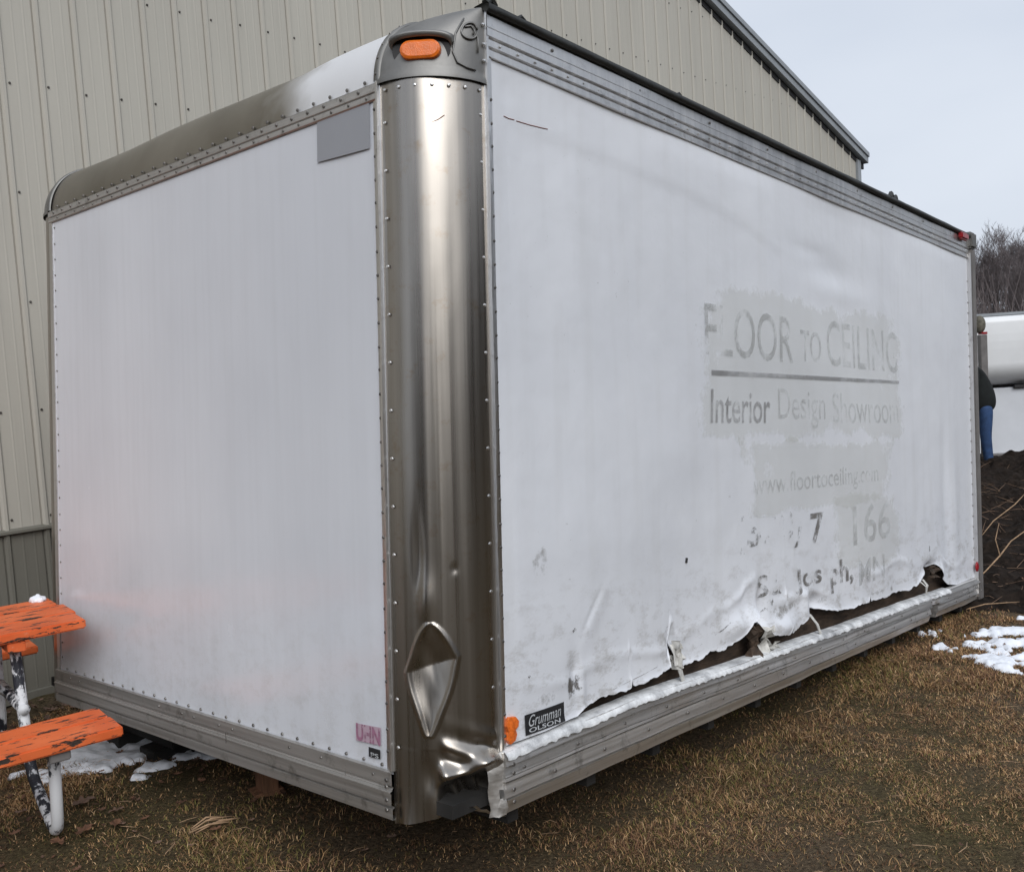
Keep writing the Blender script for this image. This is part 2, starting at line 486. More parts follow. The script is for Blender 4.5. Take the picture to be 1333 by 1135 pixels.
# ------------------------------------------------------------------ ground
def gh(x, y):
    x = np.asarray(x, float); y = np.asarray(y, float)
    near = np.exp(-(x ** 2 + (y - 5) ** 2) / 200.0)
    dip = -0.07 / (1 + np.exp(-(x + y * 0.5 - 5.0) * 1.5))
    h = (fbm(x * 0.9 + 40, y * 0.9 + 40, 3) - 0.5) * 0.09 + (fbm(x * 5 + 90, y * 5 + 90, 5, 3) - 0.5) * 0.035
    rise = 0.12 * np.exp(-((x + 1.85) ** 2 + (y - 3.55) ** 2) / 0.9)
    return h * (0.25 + 0.75 * near) + dip + rise

def ghs(x, y):
    return float(gh(x, y))

NG = 330
tt = np.linspace(-1, 1, NG)
ax = np.sinh(tt * 5.2) / np.sinh(5.2) * 320
X, Y = np.meshgrid(ax, ax + 0.0)
Yc = Y + 5.0
Z = gh(X, Yc)
vv = np.stack([X.ravel(), Yc.ravel(), Z.ravel()], 1)
ii = np.arange(NG * NG).reshape(NG, NG)
ff = np.stack([ii[:-1, :-1].ravel(), ii[:-1, 1:].ravel(), ii[1:, 1:].ravel(), ii[1:, :-1].ravel()], 1)
me = bpy.data.meshes.new('ground')
me.vertices.add(len(vv)); me.vertices.foreach_set('co', vv.ravel())
me.loops.add(len(ff) * 4); me.loops.foreach_set('vertex_index', ff.ravel())
me.polygons.add(len(ff)); me.polygons.foreach_set('loop_start', np.arange(len(ff)) * 4)
me.update(); me.validate(); me.shade_smooth()
link_mesh('ground', me, M['ground'], kind='structure')

# ------------------------------------------------------------------ metal building
WX, WY = -3.0037, 5.5539
WD = math.atan2(0.727, 0.687)
EAVE_X, RIDGE_X, SLOPE, EAVE_Z = 12.05, -0.5, 0.33, 4.45
LEFT_X = 2 * RIDGE_X - EAVE_X
bld = thing('metal_building', 'large tan ribbed metal gable building with dark lower band behind the truck box', 'building', (WX, WY, 0), WD)
def roof_z(x):
    return EAVE_Z + SLOPE * (EAVE_X - abs(x - RIDGE_X) - RIDGE_X)
RP = 0.225
def sheet(x0, x1, zlo, zhi_fn, name, mat):
    xs = []
    k0 = math.ceil((x0 - 1e-6) / RP)
    x = x0
    pts = [(x0, 0.0)]
    k = k0
    while k * RP < x1 - 0.03:
        r = k * RP + 0.06
        if r - 0.032 > x0 and r + 0.022 < x1:
            pts += [(r - 0.030, 0.0), (r - 0.0295, 0.010), (r - 0.0205, 0.010), (r - 0.020, 0.0), (r - 0.008, -0.015), (r + 0.008, -0.015), (r + 0.020, 0.0)]  # groove left of each rib added to give a dark shade line
            # two low stiffening creases in the flat of the pan
            for cx_ in (r + 0.085, r + 0.150):
                if cx_ + 0.008 < x1:
                    pts += [(cx_ - 0.008, 0.0), (cx_, -0.0016), (cx_ + 0.008, 0.0)]
        k += 1
    pts.append((x1, 0.0))
    pts = sorted(set(pts))
    V, F = [], []
    for (x, y) in pts:
        V.append((x, y, zlo)); V.append((x, y, zhi_fn(x)))
    for i in range(len(pts) - 1):
        F.append((2 * i, 2 * i + 2, 2 * i + 3, 2 * i + 1))
    return build(name, V, F, mat, bld)
PW = RP * 4
k = 0
x = LEFT_X
while x < EAVE_X - 0.01:
    x1 = min(x + PW, EAVE_X)
    sheet(x, x1, 1.0, lambda q: roof_z(q) - 0.02, 'wall_panel', M['siding'])
    sheet(x, x1, 0.03, lambda q: 0.985, 'wainscot_panel', M['siding2'])
    x = x1
# trims
def strip_box(name, x0, x1, y0, y1, z0, z1, mat):
    return box(name, x0, x1, y0, y1, z0, z1, mat, bld)
V = [(LEFT_X, -0.030, 0.985), (EAVE_X, -0.030, 0.985), (EAVE_X, -0.030, 1.000), (LEFT_X, -0.030, 1.000), (EAVE_X, -0.001, 1.012), (LEFT_X, -0.001, 1.012), (LEFT_X, -0.001, 0.975), (EAVE_X, -0.001, 0.975)]
build('transition_flashing', V, [(0, 1, 2, 3), (3, 2, 4, 5), (6, 7, 1, 0)], M['siding2'], bld)
strip_box('base_trim', LEFT_X, EAVE_X, -0.032, 0.01, 0.0, 0.045, M['siding2'])
strip_box('corner_trim', EAVE_X - 0.09, EAVE_X + 0.012, -0.034, 0.09, 0.02, EAVE_Z - 0.02, M['bld_trim'])
# rake trim, both slopes
for sgn, xe in ((1, EAVE_X + 0.16), (-1, LEFT_X - 0.16)):
    ang = math.atan(SLOPE)
    za = roof_z(RIDGE_X); zb = EAVE_Z - SLOPE * 0.16
    def rake(name, y0, y1, lo, hi, mat):
        V = [(RIDGE_X, y0, za + lo), (xe, y0, zb + lo), (xe, y0, zb + hi), (RIDGE_X, y0, za + hi),
             (RIDGE_X, y1, za + lo), (xe, y1, zb + lo), (xe, y1, zb + hi), (RIDGE_X, y1, za + hi)]
        F = [(0, 1, 2, 3), (7, 6, 5, 4), (3, 2, 6, 7), (0, 4, 5, 1), (1, 5, 6, 2)]
        build(name, V, F, mat, bld)
    rake('rake_trim', -0.085, 0.05, 0.0, 0.13, M['bld_trim'])
    rake('rake_lip', -0.105, -0.0852, 0.085, 0.145, M['bld_trim'])
    rake('closure_shade_strip', -0.012, 0.02, -0.075, -0.001, M['bld_dark'])  # dark strip painting the shadow gaps between ribs at the foam closures
    # roof sheet
    build('roof', [(RIDGE_X, -0.1, za + 0.15), (xe, -0.1, zb + 0.15), (xe, 22, zb + 0.15), (RIDGE_X, 22, za + 0.15),
                   (RIDGE_X, -0.1, za + 0.131), (xe, -0.1, zb + 0.131), (xe, 22, zb + 0.131), (RIDGE_X, 22, za + 0.131)],
          [(0, 1, 2, 3), (7, 6, 5, 4), (0, 4, 5, 1), (1, 5, 6, 2)], M['bld_roof'], bld)
build('side_wall', [(EAVE_X, 0.09, 0), (EAVE_X, 22, 0), (EAVE_X, 22, EAVE_Z), (EAVE_X, 0.09, EAVE_Z)], [(0, 1, 2, 3)], M['siding'], bld)
build('side_wall', [(LEFT_X, 22, 0), (LEFT_X, 0, 0), (LEFT_X, 0, EAVE_Z), (LEFT_X, 22, EAVE_Z)], [(0, 1, 2, 3)], M['siding'], bld)
build('back_wall', [(LEFT_X, 22, 0), (EAVE_X, 22, 0), (EAVE_X, 22, EAVE_Z), (RIDGE_X, 22, roof_z(RIDGE_X)), (LEFT_X, 22, EAVE_Z)], [(4, 3, 2, 1, 0)], M['siding'], bld)
# screws
bag = Bag()
for zi, z in enumerate((1.06, 1.69, 2.33, 2.97, 3.60, 4.24, 4.90, 5.6)):
    kx = math.ceil(LEFT_X / RP)
    while kx * RP < EAVE_X - 0.15:
        xx = kx * RP + 0.06 + 0.034 + random.uniform(-.004, .004)
        if z < roof_z(xx) - 0.15 and xx > -4:
            zz = z + random.uniform(-.008, .008)
            bag.tube([(xx, 0.0, zz), (xx, -0.003, zz)], 0.008, 6)
            bag.tube([(xx, -0.004, zz), (xx, -0.009, zz)], 0.005, 6)
        kx += 1
bag.build('screws', M['screw'], bld, 'stuff')

# ------------------------------------------------------------------ truck box
BX = Vector((0.65821, 0.74804, -0.084828)); BY = Vector((-0.751632, 0.65934, -0.017905)); BZ = Vector((0.042537, 0.075545, 0.996235))
BO = Vector((-0.2564, 2.6856, 0.4290))
BXL = thing('truck_box', 'white dented truck cargo box with stainless rounded corner and torn side hem', 'truck body')
mm = Matrix((BX, BY, BZ)).transposed().to_4x4(); mm.translation = BO
BXL.matrix_world = mm
def b2w(x, y, z):
    return mm @ Vector((x, y, z))
LL, WW, HH, R = 5.10, 2.72, 2.45, 0.2256
ZR = HH - R
PZ0 = 0.145          # top of the front bottom rail
PZ1 = 2.17           # top of the front panel

# --- front panel: slightly oil-canned sheet
ny, nz = 70, 60
ys = np.linspace(R + 0.002, WW - R - 0.002, ny); zs = np.linspace(PZ0 - 0.01, PZ1 + 0.01, nz)
V, F = [], []
for z in zs:
    for y in ys:
        e = min(1, (y - ys[0]) / 0.15, (ys[-1] - y) / 0.15, (z - zs[0]) / 0.1, (zs[-1] - z) / 0.1)
        d = 0.0022 * math.sin(y * 5.2 + 0.6) * math.sin(z * 2.1 + 0.4) + 0.0012 * math.sin(y * 11 + z * 3)
        V.append((-d * e, y, z))
for j in range(nz - 1):
    for i in range(ny - 1):
        a = j * ny + i
        F.append((a, a + ny, a + ny + 1, a + 1))
build('front_panel', V, F, M['front'], BXL, smooth=True)
# body of the box behind the panels
build('left_side_wall', [(R, WW, 0), (LL, WW, 0), (LL, WW, HH), (R, WW, HH)], [(3, 2, 1, 0)], M['side'], BXL)
build('rear_wall', [(LL - 0.004, 0.05, 0), (LL - 0.004, WW, 0), (LL - 0.004, WW, HH), (LL - 0.004, 0.05, HH)], [(0, 1, 2, 3)], M['side'], BXL)
build('roof', [(R - 0.01, 0.004, HH - 0.001), (LL, 0.004, HH - 0.001), (LL, WW, HH - 0.001), (R - 0.01, WW, HH - 0.001)], [(0, 1, 2, 3)], M['roofskin'], BXL)
box('floor', 0.05, LL - 0.01, 0.03, WW - 0.03, 0.03, 0.07, M['underside'], BXL)
for k in range(12):
    xx = 0.3 + k * 0.41
    box('cross_member', xx, xx + 0.05, 0.04, WW - 0.04, -0.06, 0.03, M['underside'], BXL)
for yy in (0.95, 1.70):
    box('long_sill', 0.28, LL - 0.1, yy, yy + 0.08, -0.16, -0.06, M['underside'], BXL)

# --- side panel displacement (outward is -y)
TEAR = [(0.23, .200), (0.33, .203), (0.43, .206), (0.53, .2126), (0.60, .214), (0.63, .236), (0.70, .241), (0.78, .247), (0.88, .243), (0.915, .244), (0.92, .275), (0.928, .246), (1.0, .250), (1.10, .252), (1.17, .258), (1.196, .262), (1.205, .345), (1.225, .350), (1.245, .290), (1.29, .258), (1.40, .250), (1.48, .262), (1.60, .2571), (1.66, .257),
        (1.70, .276), (1.76, .300), (1.80, .338), (1.86, .362), (1.90, .372), (1.925, .345), (1.94, .285), (1.99, .2620), (2.04, .243), (2.107, .2290), (2.17, .228), (2.178, .265), (2.19, .228), (2.26, .237), (2.33, .255), (2.38, .270), (2.41, .288), (2.45, .300), (2.58, .283), (2.70, .262), (2.78, .254), (2.90, .2440), (3.05, .248), (3.14, .246), (3.15, .285), (3.165, .244), (3.3, .235), (3.5, .243), (3.716, .231), (3.82, .238),
        (3.90, .262), (3.98, .290), (4.06, .312), (4.16, .306), (4.22, .325), (4.26, .312), (4.29, .255), (4.34, .222), (4.40, .195), (4.46, .170), (4.60, .150), (5.03, .148)]
tx = np.array([a for a, b in TEAR]); tz = np.array([b for a, b in TEAR])
_kr = np.random.default_rng(3)
_kx = np.cumsum(_kr.uniform(.018, .10, 90)) + .5
_kz = _kr.uniform(-.007, .009, 90)
def zb(x):
    base = np.interp(x, tx, tz)
    j = (fbm(np.asarray(x) * 22.0 + 7, np.asarray(x) * 0 + 3.3, 11, 3) - 0.5) * 0.006 + np.interp(np.asarray(x), _kx, _kz) + (vnoise(np.asarray(x) * 70.0, np.asarray(x) * 0 + 1.3, 13) - 0.5) * 0.008
    w = np.clip((np.asarray(x) - 0.62) / 0.1, 0, 1) * np.clip((4.42 - np.asarray(x)) / 0.1, 0, 1)
    return base + j * w
def g2(x, z, cx, cz, sx, sz):
    return np.exp(-((x - cx) / sx) ** 2 - ((z - cz) / sz) ** 2)
def sd(x, z):
    """outward offset of the side skin"""
    x = np.asarray(x, float); z = np.asarray(z, float)
    h = z - np.interp(x, tx, tz)
    low = np.exp(-np.clip(h, 0, None) / 0.16)
    act = np.clip((x - 0.3) / 0.3, 0, 1) * np.clip((4.9 - x) / 0.5, 0, 1)
    d = 0.006 * np.sin(x * 2.3 + 0.7) * np.sin(z * 2.0 + 0.3)
    d += 0.012 * (fbm(x * 1.6 + 5, z * 1.9 + 9, 21, 3) - 0.5) * act
    d += act * low * (0.026 * (fbm(x * 2.4 + 2, z * 1.5, 31, 2) - 0.42) + 0.007 * np.abs(np.sin(x * 8.3 + 1 + z * 3)) + 0.004 * np.sin(x * 6.5 + 1.2) * np.exp(-np.clip(h, 0, None) / 0.07))
    # horizontal buckle ridge running over the torn hem
    rid = 0.33 + 0.035 * np.sin(x * 4.0 + 0.5) + 0.02 * np.sin(x * 9.1)
    d += act * 0.012 * np.exp(-((h + 0.20 - rid) / 0.02) ** 2) * np.clip(fbm(x * 2.5, z * 0 + 1.1, 41, 2) * 2.2 - 0.6, 0, 1)
    # diagonal crease
    cu = (x - 0.705) * 0.76 + (z - 0.55) * -0.65
    cv = (x - 0.705) * 0.65 + (z - 0.55) * 0.76
    d -= 0.004 * np.exp(-(cu / 0.010) ** 2 - (cv / 0.09) ** 4)
    d += 0.003 * np.exp(-((cu - 0.025) / 0.03) ** 2 - (cv / 0.12) ** 4)
    # small impact at lower left over the badge
    d -= 0.012 * g2(x, z, 0.60, 0.36, 0.03, 0.05) - 0.010 * g2(x, z, 0.63, 0.27, 0.02, 0.12)
    # shallow dents on the upper half
    d -= 0.007 * g2(x, z, 2.75, 1.95, 0.28, 0.06) + 0.005 * g2(x, z, 2.55, 2.02, 0.20, 0.03)
    d += 0.005 * g2(x, z, 2.9, 1.84, 0.35, 0.05)
    # long wave along the top, as where the sheet has let go of its glue
    zc = 2.13 - 0.035 * (x - 0.3) - 0.10 * np.clip(x - 1.2, 0, 1) ** 2
    d += 0.002 * np.tanh((z - zc) / 0.015) * np.clip((2.4 - x) / 0.4, 0, 1) * np.clip((x - 0.3) / 0.2, 0, 1)
    # crumpled pocket near the tyre-height strike
    d -= 0.030 * g2(x, z, 1.22, 0.34, 0.03, 0.05)
    d += 0.030 * g2(x, z, 1.72, 0.33, 0.10, 0.05) + 0.030 * g2(x, z, 1.84, 0.35, 0.05, 0.04)
    d -= 0.045 * g2(x, z, 1.95, 0.36, 0.035, 0.09)
    d += 0.030 * g2(x, z, 2.12, 0.27, 0.12, 0.04) - 0.035 * g2(x, z, 2.50, 0.32, 0.06, 0.05)
    d += 0.022 * g2(x, z, 2.36, 0.33, 0.04, 0.08)
    d -= 0.05 * g2(x, z, 4.12, 0.31, 0.10, 0.035) - 0.03 * g2(x, z, 4.30, 0.27, 0.06, 0.05)
    d += 0.012 * g2(x, z, 4.62, 0.6, 0.08, 0.5) - 0.010 * g2(x, z, 4.45, 0.7, 0.07, 0.4)
    # hem curling outward at the tear
    d += act * 0.012 * np.exp(-np.clip(h, 0, None) / 0.012) * (0.2 + 0.9 * fbm(x * 4.0, x * 0 + 2.2, 51, 2))
    edge = np.clip((x - R - 0.01) / 0.09, 0, 1) * np.clip((LL - 0.06 - x) / 0.08, 0, 1) * np.clip((2.31 - z) / 0.08, 0, 1)
    return d * edge
nx, nzz = 560, 150
xs = np.concatenate([np.linspace(R + 0.004, 2.7, 380), np.linspace(2.7, LL - 0.055, 181)[1:]])
nx = len(xs)
tzz = np.linspace(0, 1, nzz) ** 1.6
V = []
zbx = zb(xs)
Zg = zbx[None, :] + (2.315 - zbx)[None, :] * tzz[:, None]
Xg = np.repeat(xs[None, :], nzz, 0)
Dg = sd(Xg, Zg)
V = np.stack([Xg.ravel(), -Dg.ravel(), Zg.ravel()], 1)
ii = np.arange(nx * nzz).reshape(nzz, nx)
F = np.stack([ii[:-1, :-1].ravel(), ii[:-1, 1:].ravel(), ii[1:, 1:].ravel(), ii[1:, :-1].ravel()], 1)
o = build('side_panel', V.tolist(), F.tolist(), M['side'], BXL, smooth=True)
so = o.modifiers.new('thickness', 'SOLIDIFY'); so.thickness = 0.003; so.offset = -1
def on_side(x, z, off=0.002):
    return (x, -float(sd(x, z)) - off, z)

# --- inner lining, posts and broken brackets seen through the tear
box('inner_lining', R + 0.02, LL - 0.05, 0.060, 0.072, 0.07, 0.75, M['wood_dark'], BXL)
for k in range(12):
    xx = 0.42 + k * 0.405
    box('wall_post', xx, xx + 0.03, 0.074, 0.12, 0.10, 2.3, M['greypost'], BXL)
for (xx, zz, lx, lz, q) in ((1.205, .30, .04, -.11, .015), (2.44, .275, .05, -.10, .012), (1.215, .34, -.02, -.07, .012), (3.93, .26, .05, -.09, .03), (4.02, .25, -.04, -.06, .02)):
    V = [(xx, 0.012, zz), (xx + 0.022, 0.01, zz), (xx + lx * .5 + 0.03, -q, zz + lz * .5), (xx + lx * .5, -q, zz + lz * .45), (xx + lx + 0.022, -0.02, zz + lz), (xx + lx, -0.022, zz + lz)]
    V += [(a, b + 0.004, c_ + 0.002) for a, b, c_ in V]
    build('torn_bracket', V, [(0, 3, 2, 1), (3, 5, 4, 2), (6, 7, 8, 9), (9, 8, 10, 11), (1, 2, 8, 7), (2, 4, 10, 8), (0, 6, 9, 3), (3, 9, 11, 5)], M['flap'], BXL)
# ragged bits of crumpled skin in the deepest tear
for (cx_, cz_, w_, h_, sd_, mt_) in ((1.86, 0.255, 0.10, 0.15, 1, 'wood_dark'), (1.965, 0.235, 0.09, 0.12, 2, 'flap'), (2.02, 0.19, 0.10, 0.05, 3, 'flap'), (4.16, 0.285, 0.15, 0.07, 5, 'wood_dark'), (1.235, 0.30, 0.04, 0.10, 6, 'flap')):
    r = random.Random(sd_)
    N = 7
    V = []
    for j in range(N):
        for i in range(N):
            u_, v_ = i / (N - 1) - .5, j / (N - 1) - .5
            V.append((cx_ + u_ * w_ + r.uniform(-.1, .1) * w_, -0.012 + r.uniform(-.022, .03), cz_ + v_ * h_ + r.uniform(-.1, .1) * h_))
    F = [(j * N + i, j * N + i + 1, (j + 1) * N + i + 1, (j + 1) * N + i) for j in range(N - 1) for i in range(N - 1)]
    build('torn_skin_fragment', V, F, M[mt_], BXL)

# --- bottom side rail: stepped extrusion, bent, in two lengths with a notch between
def rail_top(x):
    return np.interp(x, [0.2, 0.65, 0.92, 1.24, 1.7, 2.2, 2.8, 3.7, 4.4, 5.1], [0.188, 0.196, 0.203, 0.197, 0.187, 0.181, 0.167, 0.161, 0.148, 0.145])
def side_rail(x0, x1, n_, zlo=0.0, name='side_rail', seed=0, dy=0.0):
    prof = [(0.020, -0.002), (-0.004, 0.0), (-0.008, 0.004), (-0.018, 0.22), (-0.003, 0.235), (-0.003, 0.262), (-0.026, 0.275), (-0.018, 0.50), (-0.004, 0.515), (-0.004, 0.540), (-0.031, 0.555),
            (-0.029, 0.60), (-0.018, 0.61), (-0.030, 0.62), (-0.023, 0.78), (-0.010, 0.79), (-0.034, 0.80), (-0.024, 0.985), (-0.026, 1.0), (0.012, 1.01)]
    V, F = [], []
    for i in range(n_):
        x = x0 + (x1 - x0) * i / (n_ - 1)
        zt = float(rail_top(x))
        w = (float(fbm(np.array([x * 2.6 + seed]), np.array([0.7]), 61, 3)[0]) - 0.5)
        wd = 0.012 * w
        for k, (py, pz) in enumerate(prof):
            wz = 0.006 * (float(fbm(np.array([x * 5.0]), np.array([k * 0.35]), 71, 2)[0]) - 0.5)
            yy = py + wd + 0.008 * (float(fbm(np.array([x * 4.0]), np.array([pz * 2.0 + 3]), 73, 2)[0]) - 0.5) + dy
            V.append((x, yy - (1 - pz) * 0.0, zlo + pz * (zt - zlo) + wz))
    P = len(prof)
    for i in range(n_ - 1):
        for k in range(P - 1):
            a = i * P + k
            F.append((a, a + P, a + P + 1, a + 1))
    F.append(tuple(range(P)))
    F.append(tuple(range((n_ - 1) * P, n_ * P))[::-1])
    return build(name, V, F, M['alu'], BXL)
side_rail(R - 0.005, 4.055, 230)
side_rail(4.195, LL - 0.04, 50, seed=5, dy=0.004)
# bridge left over the notch (upper third of the rail survives)
def bridge():
    V, F = [], []
    prof = [(0.01, 0.60), (-0.020, 0.61), (-0.026, 0.62), (-0.028, 0.78), (-0.020, 0.79), (-0.030, 0.80), (-0.030, 0.985), (0.012, 1.01)]
    for i in range(6):
        x = 4.056 + 0.138 * i / 5
        for py, pz in prof:
            V.append((x, py + 0.003 * math.sin(i * 2), pz * float(rail_top(x))))
    P = len(prof)
    for i in range(5):
        for k in range(P - 1):
            a = i * P + k
            F.append((a, a + P, a + P + 1, a + 1))
    build('rail_bridge', V, F, M['alu'], BXL)
bridge()
# snow-dusted ledge on top of the rail
V, F = [], []
N = 260
for i in range(N):
    x = R + 0.0 + (4.40 - R) * i / (N - 1)
    zt = float(rail_top(x)) + 0.0015
    j = random.uniform(-.0035, .0035)
    w = 0.006 * (float(fbm(np.array([x * 2.6]), np.array([0.7]), 61, 3)[0]) - 0.5) * 2
    hh = 0.0005 + 0.004 * float(fbm(np.array([x * 9.0]), np.array([4.4]), 81, 2)[0])
    V += [(x, -0.038 + w + j * .4, zt - 0.020 + j), (x, -0.036 + w, zt - 0.012), (x, -0.020, zt + hh + j * .5), (x, 0.022, zt + hh + .004)]
for i in range(N - 1):
    for k in range(3):
        a = i * 4 + k
        F.append((a, a + 4, a + 5, a + 1))
build('rail_ledge', V, F, M['snowledge'], BXL, smooth=True)

# --- front bottom rail
def front_rail():
    prof = [(0.02, 0.0), (-0.012, 0.002), (-0.012, 0.034), (-0.004, 0.037), (-0.004, 0.041), (-0.016, 0.045), (-0.016, 0.081), (-0.020, 0.083), (-0.020, 0.087), (-0.012, 0.090), (-0.012, 0.094), (-0.008, 0.097),
            (-0.008, 0.101), (-0.013, 0.104), (-0.013, 0.143), (-0.003, 0.146)]
    V, F = [], []
    y0, y1, N = R - 0.004, WW - R + 0.004, 60
    for i in range(N):
        y = y0 + (y1 - y0) * i / (N - 1)
        for k, (px_, pz) in enumerate(prof):
            w = 0.004 * (float(fbm(np.array([y * 3.0]), np.array([pz * 20.0]), 91, 2)[0]) - 0.5)
            V.append((px_ + w, y, pz))
    P = len(prof)
    for i in range(N - 1):
        for k in range(P - 1):
            a = i * P + k
            F.append((a, a + 1, a + P + 1, a + P))
    return build('front_rail', V, F, M['alu_y'], BXL)
front_rail()

# --- top side rail (three grooved bands) and the black gutter
def top_rail():
    prof = [(0.004, 2.300), (-0.010, 2.302), (-0.010, 2.322), (-0.004, 2.325), (-0.004, 2.329), (-0.013, 2.332), (-0.013, 2.352), (-0.006, 2.355), (-0.006, 2.359), (-0.016, 2.362), (-0.016, 2.385), (-0.012, 2.387), (-0.016, 2.389), (-0.016, 2.424), (0.0, 2.426)]
    V, F = [], []
    N = 80
    for i in range(N):
        x = R + (LL - 0.04 - R) * i / (N - 1)
        w = 0.003 * math.sin(x * 5.0) * math.sin(x * 1.7)
        for a, b in prof:
            V.append((x, a + w, b + w * 0.4))
    P = len(prof)
    for i in range(N - 1):
        for k in range(P - 1):
            a = i * P + k
            F.append((a, a + P, a + P + 1, a + 1))
    build('top_rail', V, F, M['trim'], BXL)
top_rail()
N = 90
V, F = [], []
for i in range(N):
    x = R - 0.01 + (LL - 0.03 - R) * i / (N - 1)
    w = 0.002 * math.sin(x * 13) + random.uniform(-.0012, .0012)
    V += [(x, -0.022 + w, 2.428), (x, -0.034 + w, 2.434), (x, -0.034 + w, 2.452 + w), (x, -0.015, 2.460 + w), (x, 0.03, 2.456)]
for i in range(N - 1):
    for k in range(4):
        a = i * 5 + k
        F.append((a, a + 5, a + 6, a + 1))
F.append((4, 3, 2, 1, 0))
build('gutter', V, F, M['rubber'], BXL, smooth=True)
bag = Bag()
for (x, s) in ((R - 0.01, 1.5), (1.30, 0.7), (0.36, 0.8), (3.55, 1.6), (3.62, 1.3)):
    bag.tube([(x, -0.02, 2.452), (x + 0.02, -0.02, 2.452 + 0.015 * s), (x + 0.045, -0.015, 2.458)], 0.009 * s, 6)
bag.build('gutter_clips', M['rubber'], BXL, 'stuff')

# --- rear frame post, cap and lamps
box('rear_post', LL - 0.075, LL + 0.004, -0.030, 0.06, 0.0, 2.36, M['greypost'], BXL, 0.006)
box('rear_post_edge', LL - 0.092, LL - 0.0755, -0.026, 0.0, 0.02, 2.33, M['trim'], BXL)
box('rear_header_cap', LL - 0.10, LL + 0.012, -0.040, 0.10, 2.365, 2.475, M['cast'], BXL, 0.012)
box('rear_header', LL + 0.006, LL + 0.03, 0.11, WW, 2.30, 2.46, M['alu'], BXL)
box('rear_post', LL - 0.02, LL + 0.03, WW - 0.1, WW, 0.0, 2.295, M['greypost'], BXL)
def lens(name, c_, rx, rz, d, mat, axis='y', parent=BXL):
    bm = bmesh.new()
    bmesh.ops.create_uvsphere(bm, u_segments=20, v_segments=10, radius=1)
    for v_ in bm.verts:
        x, y, z = v_.co
        if axis == 'y':
            v_.co = (c_[0] + x * rx, c_[1] + y * d, c_[2] + z * rz)
    return from_bm(name, bm, mat, parent, smooth=True)
o = box('marker_light', LL - 0.34, LL - 0.20, -0.052, -0.0165, 2.392, 2.440, M['red'], BXL, 0.01)
o['label'] = 'red marker light under the roof edge'
o = lens('reflector', (5.005, -0.018, 0.222), 0.030, 0.034, 0.010, M['red']); o['label'] = 'dark red oval reflector near the rear post'

# --- orange reflector (chipped) and maker's badge
bm = bmesh.new()
pts = [(0.262, .287), (0.288, .284), (0.303, .268), (0.300, .252), (0.288, .243), (0.293, .228), (0.285, .212), (0.262, .205), (0.251, .220), (0.256, .243), (0.248, .262), (0.252, .280)]
fr = [bm.verts.new((a, -0.014, b)) for a, b in pts]
bk = [bm.verts.new((a, 0.004, b)) for a, b in pts]
ct = bm.verts.new((0.275, -0.020, 0.246))
for i in range(len(pts)):
    j = (i + 1) % len(pts)
    bm.faces.new((fr[i], fr[j], ct)); bm.faces.new((bk[i], bk[j], fr[j], fr[i]))
bmesh.ops.recalc_face_normals(bm, faces=bm.faces)
o = from_bm('reflector', bm, M['amber2'], BXL); o['label'] = 'chipped orange reflector beside the black badge'

def grid_patch(pf, u0, u1, v0, v1, nu, nv):
    V, F = [], []
    for j in range(nv + 1):
        for i in range(nu + 1):
            V.append(pf(u0 + (u1 - u0) * i / nu, v0 + (v1 - v0) * j / nv))
    for j in range(nv):
        for i in range(nu):
            a = j * (nu + 1) + i
            F.append((a, a + 1, a + nu + 2, a + nu + 1))
    return V, F
def side_patch(name, x0, x1, z0, z1, mat, off=0.003, nu=12, nv=8, parent=BXL, shear=0.0, pts=None, fade=0.8):
    if pts:
        (ax_, az), (bx_, bz), (cx_, cz), (dx_, dz) = pts
        pf = lambda u, v: on_side((ax_ * (1 - u) + bx_ * u) * (1 - v) + (dx_ * (1 - u) + cx_ * u) * v, (az * (1 - u) + bz * u) * (1 - v) + (dz * (1 - u) + cz * u) * v, off)
        V, F = grid_patch(pf, 0, 1, 0, 1, nu, nv)
    else:
        V, F = grid_patch(lambda u, v: on_side(u, v, off), x0, x1, z0, z1, nu, nv)
    o = build(name, V, F, mat, parent)
    if fade:
        e = []
        for j in range(nv + 1):
            for i in range(nu + 1):
                q = min(i / nu, 1 - i / nu, j / nv, 1 - j / nv) * 2
                e.append(max(0.0, 1 - q / fade) ** 1.3)
        at = o.data.attributes.new('edge', 'FLOAT', 'POINT'); at.data.foreach_set('value', e)
    return o
bdg = side_patch('badge', 0, 0, 0, 0, M['badge'], 0.004, pts=[(0.338, .2125), (0.532, .2155), (0.532, .277), (0.335, .277)], fade=0)
bdg['label'] = 'black maker badge with white script'

